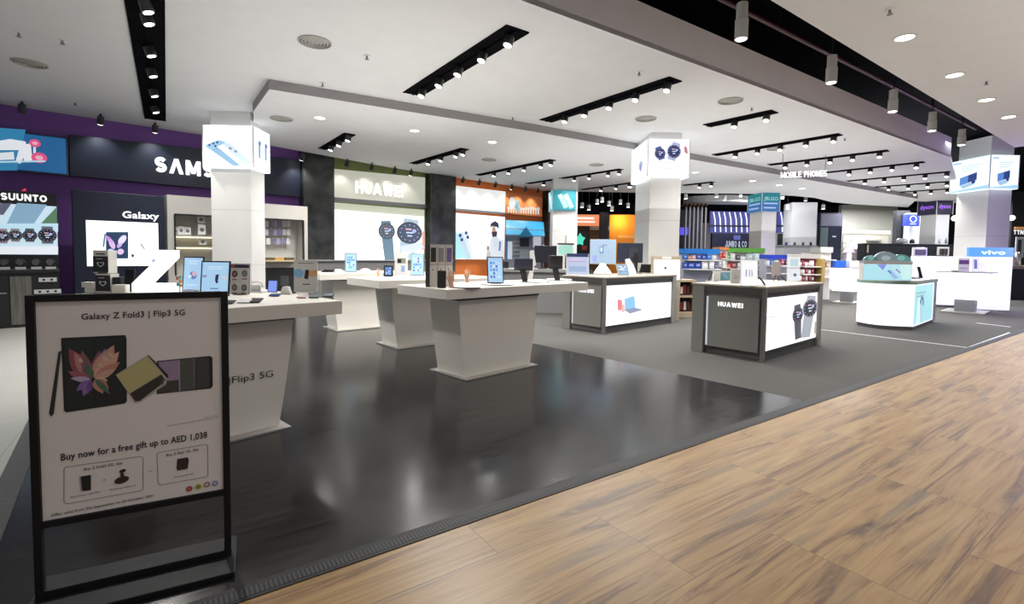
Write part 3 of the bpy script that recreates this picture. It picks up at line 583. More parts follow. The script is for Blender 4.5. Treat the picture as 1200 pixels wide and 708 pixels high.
def upright(name, label, cat, u, v, z, wpx, hpx, rot, tilt, frame, screen, art=None, border=.07, group=None, stand=True, th=.012, turn=None):
    """a framed screen or board leaning back on a foot; (u,v) is the middle of its lower edge"""
    p = at(u, v, z); k = ppm(p); w, h = wpx/k/max(.5, abs(math.cos(rot))), hpx/k/math.cos(tilt)
    r = thing(name, label, cat, p, (faceang(p) if turn is None else turn)+rot, group)
    bd = border*w; b = MB(); b.box((0, th/2, h/2), (w, th, h), frame, bev=min(.004, th/4)); fr = b.build('frame', r, (0, 0, .004), 0, -tilt)
    b = MB(); b.rect(-w/2+bd, bd, w/2-bd, h-bd, -.0012, screen)
    if art: art(b, w-2*bd, h, -.0025, int(p.x*37))
    b.build('screen' if name not in ('leaflet_holder', 'acrylic_sign') else 'print', r, (0, 0, .004), 0, -tilt)
    if stand:
        b = MB(); sy = math.sin(tilt)*h*.55+th
        b.prism([(-w*.25, 0), (w*.25, 0), (w*.2, h*.4), (-w*.2, h*.4)], th*.8, th*.8+.012, frame); b.build('prop', r, (0, sy*.55, 0), 0, -tilt*.2)
        b = MB(); b.box((0, sy*.6, .004), (w*.6, sy*1.2+.03, .008), frame); b.build('foot', r)
    return r
def lying(name, label, cat, u, v, z, wpx, rot, ratio=1.9, m=BLACK, scr=SCRBLK, group=None, raise_=.012, lean=.25, ang=0):
    """a phone or tablet resting on a low wedge"""
    p = at(u, v, z); k = ppm(p); w = wpx/k; h = w*ratio
    r = thing(name, label, cat, p, faceang(p)+rot, group)
    b = MB(); s_ = math.sin(lean)*h; b.shell([(-w*.35, .01, 0), (w*.35, .01, 0), (w*.35, h*.8*math.cos(lean), 0), (-w*.35, h*.8*math.cos(lean), 0), (-w*.35, h*.8*math.cos(lean), s_*.8), (w*.35, h*.8*math.cos(lean), s_*.8)], [(0, 3, 2, 1), (2, 3, 4, 5), (0, 1, 5, 4), (0, 4, 3), (1, 2, 5)], WMAT); b.build('wedge', r)
    b = MB(); b.box((0, h/2, .004), (w, h, .008), m, bev=.002); bb = b.build('body', r, (0, 0, .004), 0, lean)
    b = MB(); b.slab([(-w*.46, h*.03), (w*.46, h*.03), (w*.46, h*.97), (-w*.46, h*.97)], .0079, .0086, scr); b.build('screen', r, (0, 0, .004), 0, lean)
    return r
def carton(name, label, cat, u, v, z, wpx, hpx, dpx, rot, m, art=None, group=None):
    p = at(u, v, z); k = ppm(p); w, h, d = wpx/k, hpx/k, dpx/k
    r = thing(name, label, cat, p, faceang(p)+rot, group)
    b = MB(); b.box((0, d/2, h/2), (w, d, h), m, bev=min(.004, h*.1)); b.build('carton_body', r)
    if art: b = MB(); art(b, w, h, -.002); b.build('front_print', r)
    return r
PLUM, IVORY, LILAC = M((.12, .05, .12), .4), M((.70, .68, .62), .5), M((.55, .45, .62), .4)
def heart_art(b, w, h, y):
    b.rect(-w*.5, .06*h, w*.5, .74*h, y, BLACK); c = M((.8, .8, .8), .5); cx, cz, q = 0, .40*h, .16*w
    for s in (-1, 1):
        for k in range(10):
            t0, t1 = k*math.pi/10, (k+1)*math.pi/10
            f = lambda t: (cx+s*q*1.4*math.sin(t)**3*1.1, cz+q*(1.05*math.cos(t)-.42*math.cos(2*t)-.17*math.cos(3*t)))
            (a0, c0), (a1, c1) = f(t0), f(t1); b.poly([(a0, c0), (a1, c1), (a1*.72, cz+(c1-cz)*.72), (a0*.72, cz+(c0-cz)*.72)], y-.001, c)
    b.rect(-.3*w, .82*h, .3*w, .87*h, y, SATIN); b.rect(-.3*w, .62*h, .1*w, .64*h, y-.001, c)
def heart2(b, w, h, y): heart_art(b, w, h*1.25, y)
# --- on the large white table behind the poster stand
p = at(184, 343.5, TZ0); k = ppm(p)
r = thing('letter_sculpture', 'big glowing white letter Z standing on the large white table', 'letter', p, faceang(p)+.12)
q = lambda u, v: ((u-181)/k, (343.5-v)/k)
b = MB(); b.prism([q(157, 343), q(205, 343), q(205, 332), q(175, 332), q(203, 302), q(203, 293), q(163, 293), q(163, 304), q(184, 304), q(157, 332)], -.04, .05, E((1, 1, 1), 1.7)); b.build('letter_body', r)
carton('headset_box', 'white box with black heart front, upper one of the pile on the large white table', 'box', 119, 343, TZ0, 17, 27, 14, .05, IVORY, heart_art).location.z += 22.5/ppm(at(119, 343, TZ0))
carton('headset_box', 'black box with pale heart outline, lower one of the pile on the large white table', 'box', 121, 343, TZ0, 17, 22, 14, .05, IVORY, heart2)
carton('gadget_box', 'plain black box right of the pile of heart-front boxes', 'box', 136.5, 343, TZ0, 9, 18, 10, .05, BLACK)
for i, (u, v, wp, hp, lab) in enumerate([(104, 343, 10, 6, 'lowest cream box left of the heart-front pile'), (102, 339, 12, 6, 'cream box lying on the lowest one, left of the heart-front pile'), (139, 344, 14, 10, 'low cream box behind the upright phone, left of the letter Z'), (150, 346.5, 7, 3, 'small cream stand block at the foot of the letter Z')]):
    o = carton('accessory_box', lab, 'box', u, 343 if i == 1 else v, TZ0, wp, hp, 10, .1*i, IVORY, None, 'low cream boxes around the letter Z')
    if i == 1: o.location.z += 6.2/ppm(o.location)
upright('phone', 'dark phone standing upright between the heart-front boxes and the letter Z', 'phone', 150.5, 343, TZ0, 10, 27, .2, .15, BLACK, SCRBLK)
lying('phone', 'purple folded phone lying at the foot of the letter Z', 'phone', 175, 342, TZ0, 15, .1, .6, PLUM, PLUM); lying('phone', 'pale lilac phone lying right of the purple one under the letter Z', 'phone', 188.5, 341.5, TZ0, 9, .1, 1, LILAC, LILAC)
lying('tablet', 'tablet lying with blue screen behind the letter Z', 'tablet', 199, 341, TZ0, 12, .05, .5, BLACK, BLUE1)
p = at(211, 345, TZ0); k = ppm(p); r = thing('charm_stand', 'orange and cyan patterned accessory hanging stand left of the tablets', 'accessory stand', p, faceang(p))
b = MB(); b.box((0, 0, .004), (7/k, 5/k, .008), WMAT); b.cyl((0, 0, .008), (0, 0, 22/k), .006, WMAT, 8); b.build('stand', r)
for i, (x, z, c) in enumerate([(-1.5, 11, (.8, .25, .05)), (1.5, 12, (.1, .55, .65)), (1.8, 7, (.85, .35, .1)), (-1.2, 3.5, (.05, .55, .75)), (1.8, 2.5, (.7, .5, .1))]):
    b = MB(); b.box((x/k, -.012, (z+8)/k), (3/k, .008, 4/k), M(c, .4), bev=.003); b.build('charm', r)
upright('tablet', 'smaller black-framed tablet with flower picture, left of the larger tablet', 'tablet', 225, 343.5, TZ0, 24, 42, .02, .12, SATIN, BLUE1, art_tab, .06)
carton('leaflet_tray', 'pale blue leaflet tray under the smaller tablet', 'tray', 223, 346, TZ0, 20, 7, 3, 0, M((.55, .62, .80), .4))
upright('tablet', 'larger black-framed tablet with phone picture behind the poster stand', 'tablet', 251, 347.5, TZ0, 34, 41, .02, .12, SATIN, BLUE1, art_flip, .05)
def art4(b, w, h, y, s):
    b.rect(-.5*w, .86*h, .5*w, .96*h, y, M((.06, .04, .10), .5)); b.rect(-.5*w, .86*h, -.25*w, .96*h, y-.001, M((.4, .08, .1), .5))
    for i, (x, z, c) in enumerate([(-.26, .66, (.12, .03, .03)), (.26, .68, (.2, .2, .2)), (-.26, .22, (.16, .10, .10)), (.26, .22, (.12, .16, .14))]):
        b.disc(x*w, z*h, .15*w, y, M(c, .4), .11*h); b.disc(x*w, z*h, .08*w, y-.001, M((.3, .25, .25), .4), .06*h); b.rect((x-.14)*w, (z-.2)*h, (x+.14)*w, (z-.165)*h, y, M((.35, .1, .1), .5))
upright('leaflet_holder', 'white leaflet with four watch pictures beside the larger tablet', 'leaflet', 280.5, 345.5, TZ0, 23, 36, 0, .06, M((.25, .23, .3), .4), M((.62, .60, .58), .5), art4, .02)
lying('phone', 'dark phone lying at the corner of the poster stand, nearest the table edge', 'phone', 267, 357, TZ0, 11, .1, .95, M((.03, .03, .03), .4), SCRBLK)
lying('tablet', 'white tablet lying between two dark phones on the large white table', 'tablet', 284, 356, TZ0, 13, .1, .95, M((.8, .8, .78), .3), M((.8, .8, .78), .2))
lying('phone', 'dark phone lying right of the white tablet on the large white table', 'phone', 297, 355.5, TZ0, 14, .1, .95, M((.03, .03, .03), .4), SCRBLK)
p = at(300, 343, TZ0); k = ppm(p); r = thing('headphone_stand', 'white curled headset stand right of the four-watch leaflet', 'stand', p, faceang(p))
b = MB(); b.box((0, 0, .006), (20/k, 12/k, .012), WHITE); b.build('base', r); b = MB(); b.tube([(-7/k, 0, .01), (-8/k, 0, 8/k), (-5/k, 0, 12/k), (3/k, 0, 13/k), (7/k, 0, 11/k), (8/k, 0, 7/k)], .008, WHITE); b.build('arm', r)
b = MB(); b.box((-1/k, .01, 5/k), (13/k, .02, 8/k), M((.6, .6, .55), .5), bev=.004); b.build('card', r)
upright('phone', 'lit blue folding phone propped open on the large white table', 'phone', 319, 343, TZ0, 11, 14, .1, .2, M((.02, .04, .12), .3), E((.25, .35, .95), 1), None, .08, stand=False)
lying('folded_phone', 'dark blue lower half of the propped folding phone on its white stand', 'phone', 321, 348, TZ0, 12, .1, .6, M((.02, .04, .12), .3), M((.02, .05, .2), .2))
p = at(334, 345, TZ0); k = ppm(p); r = thing('phone_stand', 'white angular stand holding a grey phone, left of the clear poster', 'stand', p, faceang(p))
b = MB(); b.prism([(-6/k, 0), (6/k, 0), (3/k, 9/k), (-3/k, 9/k)], 0, .05, WHITE); b.build('stand', r); b = MB(); b.box((0, -.006, 16/k), (9/k, .008, 11/k), M((.10, .11, .11), .4), bev=.002); b.build('grey_phone', r)
def art_hand(b, w, h, y, s):
    b.rect(-.35*w, .88*h, .35*w, .90*h, y, GREY); b.disc(-.3*w, .58*h, .22*w, y, M((.25, .5, .75), .5), .14*h, a=-.5); b.disc(.33*w, .58*h, .22*w, y, M((.75, .42, .15), .5), .10*h, a=.4)
    b.poly([(-.06*w, .42*h), (.12*w, .40*h), (.16*w, .68*h), (.0*w, .70*h)], y-.001, BLACK); b.rect(-.14*w, .23*h, .2*w, .26*h, y, SATIN)
upright('acrylic_sign', 'white standing poster of two hands reaching for a phone, right end of the large table', 'sign', 358, 343, TZ0, 27, 38, .05, .03, M((.72, .72, .70), .3), M((.68, .66, .63), .5), art_hand, .015)
for u, v, wp, lab, m in [(352.5, 350, 11, 'pale pink small phone, left of the three at the table end', M((.55, .40, .42), .4)), (367, 350, 12, 'dark small phone, middle of the three at the table end', BLACK), (383.5, 348.5, 12, 'black small phone, right of the three at the table end', BLACK)]:
    lying('phone', lab, 'phone', u, v, TZ0, wp, .05, .7, m, M((.10, .13, .16), .15) if m is BLACK else m, 'small phones at the right end of the large table')
# --- rearmost and middle white tables
upright('tablet', 'small tablet standing on the rearmost white table', 'tablet', 411, 319, TZ, 13, 22, .25, .12, M((.2, .22, .25), .4), BLUE1, art_grid, .07)
lying('tablet', 'dark tablet lying on the left of the rearmost white table', 'tablet', 383, 319.5, TZ, 14, 0, .7, BLACK, SCRBLK)
for u, v, lab in [(396, 319, 'white phone pad right of the dark tablet on the rearmost table'), (428, 318, 'white phone pad behind the small black watch screen')]:
    p = at(u, v, TZ); b = MB(); b.lathe([(0, 0), (.10, 0), (.10, .02), (.05, .05), (0, .05)], WHITE, n=20); tag(b.build('phone_pad', None, p), lab, 'pad', 'round white phone pads')
upright('watch_screen', 'small black framed watch screen on the middle white table', 'screen', 455, 324.5, TZ, 11, 13, .1, .1, BLACK, E((.08, .16, .45), 1), art_grid, .16)
def art_card(b, w, h, y, s): b.rect(-.32*w, .52*h, .36*w, .74*h, y, M((.2, .24, .16), .5)); b.rect(-.3*w, .54*h, .0*w, .7*h, y-.001, BLACK); b.rect(.0*w, .15*h, .3*w, .42*h, y, M((.25, .38, .62), .5))
upright('acrylic_sign', 'small white standing card left of the tall tablet on the middle table', 'sign', 470, 323, TZ, 15, 27, 0, .04, WHITE, M((.72, .71, .70), .5), art_card, .02)
upright('tablet', 'tall tablet with blue screen beside the phone cover stand', 'tablet', 489, 323.5, TZ, 15, 26, .15, .14, M((.25, .28, .30), .4), BLUE1, art_grid, .06)
# display hand props
SKIN = M((.78, .46, .32), .5)
def hand_prop(label, u, v, z, hpx, holds=None):
    """an upright mannequin hand: wrist, palm, four unequal bent fingers and a thumb"""
    p = at(u, v, z); h = hpx/ppm(p); r = thing('display_hand', label, 'mannequin hand', p, faceang(p)+.2, 'mannequin hands holding phones')
    me = bpy.data.meshes.new('hand'); bm = bmesh.new(); sk = bm.verts.layers.skin.verify(); V = []
    def add(c, rr, par=None):
        v_ = bm.verts.new(Vector(c)*h); v_[sk].radius = (rr*h, rr*h*.8); V.append(v_)
        if par is not None: bm.edges.new((par, v_))
        return v_
    w0 = add((0, 0, .0), .13); w0[sk].use_root = True; w1 = add((0, 0, .25), .12, w0); pm = add((0, -.01, .45), .15, w1)
    for i, (x, l) in enumerate(((-.13, .30), (-.045, .36), (.045, .33), (.125, .25))):
        k0 = add((x, -.01, .58), .06, pm); k1 = add((x*1.1, -.05, .58+l*.5), .045, k0); add((x*1.1, -.13, .58+l*.95), .035, k1)
    t0 = add((-.19, -.04, .44), .05, w1); add((-.25, -.12, .60), .04, t0)
    bm.to_mesh(me); bm.free(); me.materials.append(SKIN); o = inst('hand', me, r); o.modifiers.new('skin', 'SKIN'); s_ = o.modifiers.new('sub', 'SUBSURF'); s_.levels = s_.render_levels = 2
    b = MB(); b.lathe([(0, 0), (.16*h, 0), (.16*h, .03*h), (0, .03*h)], WHITE, n=20); b.build('base', r)
    if holds: b = MB(); b.box((0, -.20*h, .62*h), (.34*h, .03*h, .62*h), holds, bev=.008); b.build('held_phone', r)
hand_prop('flesh coloured mannequin hand in front of the phone cover stand', 529, 337.4, TZ, 23)
hand_prop('flesh coloured mannequin hand behind and right of the phone cover stand', 547.5, 331.5, TZ, 18)
hand_prop('small pinkish mannequin hand left of the small black watch screen', 443.5, 324.5, TZ, 11)
# --- the table nearest the wood floor
p = at(516.5, 336, TZ)+Vector((0, 0, .004)); k = ppm(p)
r = thing('cover_stand', 'white framed display stand with six phone cover pockets on the nearest table', 'display stand', p, S+R(3)); w_, h_ = 34/k, 49/k
b = MB(); b.box((0, .02, h_/2), (w_, .04, h_), M((.50, .49, .46), .5)); b.build('back_board', r)
b = MB(); b.box((-w_/2-.006, .01, h_/2), (.014, .06, h_+.006), BLACK); b.build('black_edge', r)
for i, c in enumerate([(.012, .012, .014), (.28, .27, .28), (.17, .12, .30)]):
    x = (-.33+.33*i)*w_
    b = MB(); b.box((x, -.003, h_*.75), (w_*.27, .01, h_*.42), IVORY); b.box((x, -.010, h_*.75), (w_*.20, .008, h_*.34), M(c, .5), bev=.002); b.build('upper_pocket', r)
    b = MB(); b.box((x, -.003, h_*.26), (w_*.28, .01, h_*.48), IVORY); b.box((x-.01, -.009, h_*.40), (.008, .004, .02), SATIN); b.build('lower_pocket', r)
upright('phone_cover', 'black phone cover leaning before the white cover stand', 'phone cover', 517.5, 337.8, TZ, 10, 20, .1, .2, BLACK, M((.02, .02, .022), .4), None, .05)
def pad(label, u, v, wpx):
    p = at(u, v, TZ); q = wpx/ppm(p)/2; r = thing('display_pad', label, 'display pad', p, 0, 'round white device pads on the nearest table')
    b = MB(); b.lathe([(0, 0), (q, 0), (q, .008), (0, .008)], BLACK, n=32); b.build('rim', r); b = MB(); b.lathe([(0, .008), (q*.97, .008), (q*.95, .014), (0, .014)], WHITE, n=32); b.build('top_disc', r)
pad('round white pad beside the mannequin hand, leftmost on the nearest table', 546, 337.2, 34); pad('round white pad under the lit tablet on the nearest table', 583, 333.8, 38); pad('round white pad under the dark tablet back in the middle', 626, 330.5, 36); pad('round white pad under the rightmost dark tablet back', 655, 328.4, 32)
upright('tablet', 'lit tablet on a black wedge stand on the nearest table', 'tablet', 581, 332.5, TZ+.015, 19, 31, .25, .2, BLACK, BLUE1, art_grid, .06)
def back_tablet(label, u, v, stem, wpx, hpx, rise, m):
    """seen from behind: screen on a slanted stem"""
    p = at(u, v, TZ+.015); k = ppm(p); r = thing('tablet_on_stem', label, 'tablet', p, faceang(p), 'tablets seen from behind'); w, h = wpx/k, hpx/k
    b = MB(); b.prism([(-.5*stem/k, 0), (.6*stem/k, 0), (.3*stem/k-.01, rise/k), (-.9*stem/k-.01, rise/k)], -.012, .012, BLACK); b.build('stem', r)
    b = MB(); b.box((-.3*stem/k, .012, rise/k+h*.42), (w, .016, h), m, Matrix.Rotation(.12, 3, 'X'), bev=.005); b.build('housing', r)
back_tablet('dark blue tablet back on a slanted black stem, in the middle of the nearest table', 615, 330, 6, 22, 14, 14, M((.02, .022, .05), .4)); back_tablet('black tablet back on a slanted stem, right end of the nearest table', 653, 328.3, 6, 16, 16, 14, SATIN)
p = at(621, 327, TZ+.015); k = ppm(p); r = thing('phone_on_stem', 'white phone on a bent white stand beside the dark blue tablet back', 'phone', p, faceang(p))
b = MB(); b.prism([(-3/k, 0), (3/k, 0), (5/k, 16/k), (1/k, 16/k)], -.01, .01, WHITE); b.build('stand', r); b = MB(); b.prism([(0, 15/k), (7/k, 16/k), (4/k, 34/k), (-1/k, 33/k)], -.012, -.002, WHITE); b.build('phone_body', r)
# ================================================================== grey counters with lit fronts
CNT, CNTD, CNTL, TOPB = M((.15, .147, .137), .4), M((.06, .06, .06), .5), M((.22, .217, .20), .4), M((.42, .38, .31), .45)
LITW = E((.97, .98, 1), 1.35)
def counter(label, x, y, w, d, z, rot, px, py, art):
    """px: the lettered end panel's text position in the photo, art: print of the lit front"""
    a = S+rot; o = SW(x, y); r = thing('lit_counter', label, 'counter', o, a, 'dark grey counters with lit fronts')
    lg = .13
    b = MB(); b.box((w/2+.01, d/2, .05), (w-.10, d-.08, .10), CNTD); b.build('plinth', r)
    b = MB(); b.box((w/2, d/2+.01, z*.5), (w-.12, d-.10, z-.06), CNT); b.build('body', r)
    b = MB(); b.box((w/2, d/2, z-.012), (w+.02, d+.02, .024), TOPB, bev=.004); b.build('counter_top', r)
    b = MB(); b.shell([(-.005, -.005, z-.024), (w+.005, -.005, z-.024), (w+.005, d+.005, z-.024), (-.005, d+.005, z-.024), (.055, .055, z-.13), (w-.055, .055, z-.13), (w-.055, d-.055, z-.13), (.055, d-.055, z-.13)], [(0, 1, 5, 4), (1, 2, 6, 5), (2, 3, 7, 6), (3, 0, 4, 7), (4, 5, 6, 7), (3, 2, 1, 0)], CNT); b.build('chamfered_rim', r)
    for (xx, yy, ww, dd, mm) in ((w-lg, 0, lg, d, CNTL), (0, d-.17, .06, .17, CNTL), (0, 0, .05, .05, CNT)):
        b = MB(); b.box((xx+ww/2, yy+dd/2, (z-.03)/2), (ww, dd, z-.03), mm, bev=.004); b.build('leg', r)
    # lit front
    b = MB(); fw, fh = w-lg-.07, z-.28
    b.box((.06+fw/2, .045, .13+fh/2), (fw, .03, fh), LITW); b.build('lit_front', r)
    b = MB(); art(b, .06, .13, fw, fh, .028); b.build('front_print', r)
    b = MB(); b.box((.06+fw/2, .04, z-.13), (fw, .03, .035), SATIN); b.box((.06+fw/2, .04, .115), (fw, .03, .03), SATIN); b.build('front_frame', r)
    # lettered end panel (-x side)
    pl = Pl((o.x, o.y), a-math.pi/2); tx, tz = pl.L(px, py)
    b = MB(); b.box((-.5*d+.07, .032, z*.47), (d-.32, .02, z*.72), CNTL); b.build('end_panel', r, (0, 0, 0), -math.pi/2)
    b = MB(); b.box((-d+.215, .022, z*.47), (.022, .012, z*.70), E((.9, .95, 1), .55)); b.build('light_strip', r, (0, 0, 0), -math.pi/2)
    b = MB(); b.caps('HUAWEI', tx, tz-.03, .062, E((1, 1, 1), 1.3), .020, depth=.006, t=.23, width=.34); b.build('lettering', r, (0, 0, 0), -math.pi/2)
    b = MB(); b.box((.02, .03, .012), (.05, .05, .024), CHROME); b.build('foot', r)
    return r
def art_dialwatch(b, x0, z0, w, h, y):
    dk, st, bl = E((.03, .03, .045), 1), E((.45, .48, .55), 1), E((.10, .11, .13), 1)
    watch(b, x0+.59*w, z0+.58*h, .16*h, y, bl, bl, dk, .10, bandlen=3.2, sx=1.7); watch(b, x0+.82*w, z0+.68*h, .20*h, y-.012, st, st, dk, -.14, bandlen=3.1, sx=2.1); b.poly([(x0+.93*w, z0+.1*h), (x0+.97*w, z0+.1*h), (x0+.97*w, z0+.36*h), (x0+.94*w, z0+.36*h)], y-.014, E((.5, .4, .35), 1))
    b.rect(x0+.03*w, z0+.62*h, x0+.2*w, z0+.64*h, y, PALE); b.rect(x0+.03*w, z0+.57*h, x0+.3*w, z0+.582*h, y, PALE)
def art_laptop(b, x0, z0, w, h, y):
    P = lambda *q: [(x0+a*w, z0+c*h) for a, c in q]
    b.poly(P((.17, .36), (.24, .36), (.22, .62), (.16, .64)), y, E((.85, .25, .25), 1)); b.poly(P((.27, .36), (.42, .38), (.40, .70), (.26, .64)), y-.001, E((.30, .60, .90), 1))
    b.poly(P((.25, .36), (.42, .38), (.54, .30), (.34, .24)), y-.002, E((.30, .35, .50), 1)); b.poly(P((.22, .3), (.26, .3), (.26, .5), (.22, .5)), y-.003, E((.9, .55, .5), 1))
    b.text('HUAWEI MateBook', x0+.68*w, z0+.52*h, .05*h, E((.45, .5, .6), 1), y-.002, width=.30*w)
    b.rect(x0+.93*w, z0+.93*h, x0+.98*w, z0+.95*h, y, E((.8, .3, .3), 1))
counter('dark grey counter with wristwatch picture on its lit front, nearest the wooden aisle', 6.52, 2.63, 2.08, 1.0, .97, 0, 855, 357.5, art_dialwatch)
counter('dark grey counter with laptop picture on its lit front, before the watch light box column', 6.60, 5.26, 2.36, .93, .97, R(2), 686, 341, art_laptop)
HZ = .97
# --- on the laptop counter
def art_menu(b, w, h, y, s):
    b.rect(-.5*w, .84*h, .5*w, 1.0*h, y, M((.02, .03, .09), .4)); b.rect(-.4*w, .60*h, .4*w, .64*h, y, E((.4, .3, .6), 1)); b.rect(-.4*w, .70*h, .2*w, .74*h, y, E((.7, .5, .7), 1)); b.rect(-.4*w, .15*h, .4*w, .40*h, y, E((.28, .38, .58), 1))
upright('leaflet_holder', 'blue and white price board with dark heading, left end of the laptop counter', 'board', 677, 322.5, HZ, 27, 25, .1, .1, WHITE, E((.50, .56, .75), .8), art_menu, .02)
def art_desk(b, w, h, y, s):
    b.rect(-.14*w, .45*h, .02*w, .72*h, y, E((.12, .25, .5), 1)); b.rect(-.11*w, .5*h, -.02*w, .68*h, y-.001, E((.6, .75, .9), 1)); b.rect(-.05*w, .76*h, .16*w, .79*h, y, E((.2, .2, .3), 1)); b.rect(-.42*w, .10*h, -.24*w, .34*h, y, E((.35, .4, .8), 1)); b.rect(.18*w, .5*h, .26*w, .53*h, y, E((.3, .4, .5), 1))
p = at(706, 322, HZ); k = ppm(p); r = thing('all_in_one_screen', 'big pale blue lit screen on white stand, middle of the laptop counter', 'monitor', p, faceang(p)-.15)
b = MB(); b.box((0, .01, 27/k), (30/k, .016, 29/k), M((.55, .58, .6), .4), bev=.004); b.build('housing', r, (0, 0, 0), 0, -.08)
b = MB(); b.rect(-14.3/k, 13.5/k, 14.3/k, 41/k, -.0005, E((.42, .56, .72), .9)); t = MB(); b.build('screen', r, (0, 0, 0), 0, -.08); art_desk(t, 28/k, 28/k, -.003, 0); t.build('desktop_icons', r, (0, 0, 13/k), 0, -.08)
b = MB(); b.lathe([(0, 0), (11/k, 0), (10/k, 3/k), (5/k, 10/k), (3/k, 13/k), (0, 13/k)], WHITE); b.build('stand', r)
lying('phone', 'black phone lying on a wedge left of the pale blue lit screen', 'phone', 690, 321.5, HZ, 13, .2, .7, BLACK, SCRBLK, lean=.6)
upright('tablet', 'grey tablet leaning back right of the pale blue lit screen', 'tablet', 731, 323, HZ, 14, 13, .2, .5, M((.2, .24, .26), .4), E((.22, .32, .38), .8), art_grid, .06)
p = at(745, 320.5, HZ); k = ppm(p); r = thing('monitor', 'dark monitor seen from behind on a black post, right half of the laptop counter', 'monitor', p, faceang(p)+.1)
b = MB(); b.box((0, .03, .006), (13/k, 9/k, .012), SATIN, bev=.003); b.build('base', r); b = MB(); b.box((0, 0, 12/k), (4/k, .02, 24/k), BLACK); b.build('post', r)
b = MB(); b.box((-7/k, .03, 24/k), (31/k, .02, 23/k), M((.025, .03, .05), .35), bev=.006); b.box((-3/k, .017, 24/k), (11/k, .012, 11/k), M((.04, .045, .06), .4)); b.build('housing', r)
p = at(738, 321, HZ); k = ppm(p); r = thing('headset_holder', 'white slanted headset holder before the dark monitor', 'stand', p, faceang(p)); b = MB(); b.prism([(-4/k, 0), (8/k, 0), (5/k, 8/k), (-1/k, 18/k), (-6/k, 17/k)], -.03, .0, WHITE); b.build('holder', r)
p = at(756, 320, HZ); k = ppm(p); p.z += .012; r = thing('laptop', 'dark open laptop seen from behind at the right end of the laptop counter', 'laptop', p, faceang(p)+.1)
b = MB(); b.box((0, .10, .01), (14/k, .16, .014), DGREY); b.build('keyboard_deck', r); b = MB(); b.box((0, 0, 5.5/k), (14/k, .01, 11/k), M((.03, .035, .04), .4), bev=.003); b.build('lid', r, (0, 0, 0), 0, .5)
# --- on the watch counter
p = at(832, 330, HZ); k = ppm(p); r = thing('watch_holder', 'slim dark strap on a stand at the left of the watch counter', 'watch', p, faceang(p))
b = MB(); b.box((0, 0, .006), (9/k, 6/k, .012), WHITE); b.build('base', r); b = MB(); b.prism([(-3/k, 0), (-1/k, 0), (3/k, 11/k), (1/k, 12/k)], -.01, .01, DGREY); b.build('strap', r)
def art_green(b, w, h, y): b.rect(-.1*w, .05*h, .5*w, .95*h, y, M((.12, .35, .35), .4)); b.poly([(-.1*w, .9*h), (.2*w, .2*h), (.35*w, .3*h), (.1*w, .95*h)], y-.001, M((.25, .35, .6), .4))
carton('display_card', 'white card with teal picture, left part of the watch counter', 'card', 846, 329, HZ, 21, 11, 3, .1, WHITE, art_green)
def art_lines(b, w, h, y): b.rect(-.35*w, .6*h, .3*w, .62*h, y, GREY); b.rect(-.2*w, .35*h, .2*w, .5*h, y, M((.3, .3, .3), .5))
carton('display_card', 'grey card leaning left of the bright white leaflet on the watch counter', 'card', 862, 332, HZ, 11, 15, 3, .1, M((.45, .45, .44), .5), art_lines)
def art_leaf(b, w, h, y, s):
    for x, c in ((-.22, (.3, .3, .5)), (-.02, (.35, .45, .65)), (.12, (.5, .5, .6))): b.rect(x*w, .36*h, (x+.07)*w, .64*h, y, E(c, 1))
    b.rect(.2*w, .45*h, .26*w, .49*h, y, E((.6, .4, .3), 1))
upright('leaflet_holder', 'bright white leaflet holder at the near corner of the watch counter', 'leaflet', 878, 335.5, HZ, 20, 30, 0, .08, WHITE, E((.95, .95, .97), 1.1), art_leaf, .02)
def arc_watch(label, u, v, wpx, hpx):
    p = at(u, v, HZ); k = ppm(p); r = thing('watch', label, 'watch', p, faceang(p)); b = MB()
    b.tube([(-.5*wpx/k + wpx/k*t, 0, max(.012, hpx/k*(1-(2*t-.75)**2*.64))) for t in (0, .15, .3, .45, .6, .75, .9, 1)], .012, M((.05, .055, .08), .4)); b.build('strap', r)
    b = MB(); b.box((0, .02, .004), (wpx/k*.9, .08, .008), WHITE); b.build('base', r)
arc_watch('curved dark watch strap standing right of the bright white leaflet', 889, 335, 15, 10)
p = at(911, 330, HZ); k = ppm(p); p.z += .006; r = thing('watch_stand', 'pale board with black spread legs, middle of the watch counter', 'stand', p, faceang(p))
b = MB(); b.box((-1/k, .03, 14/k), (10/k, .014, 18/k), M((.42, .38, .38), .5), bev=.003); b.build('board', r)
for x0, x1, zz in ((-2, -6, 7), (1, 0, 6), (3, 9, 7)): b = MB(); b.cyl((x0/k, 0, zz/k), (x1/k, -.03, .002), .008, BLACK, 8); b.build('leg', r)
def art_two(b, w, h, y, s): b.rect(-.5*w, .9*h, .5*w, .97*h, y, WHITE); b.rect(-.3*w, .55*h, .35*w, .82*h, y, E((.55, .75, .8), .9)); b.rect(-.5*w, .47*h, .5*w, .49*h, y, GREY); b.disc(.1*w, .22*h, .14*w, y, E((.12, .15, .3), 1), .06*h); b.rect(-.35*w, .2*h, -.1*w, .42*h, y, E((.75, .85, .9), .9))
upright('leaflet_holder', 'white two-part leaflet board at the right end of the watch counter', 'leaflet', 930, 329.3, HZ, 15, 31, 0, .05, WHITE, E((.88, .90, .95), .9), art_two, .02)
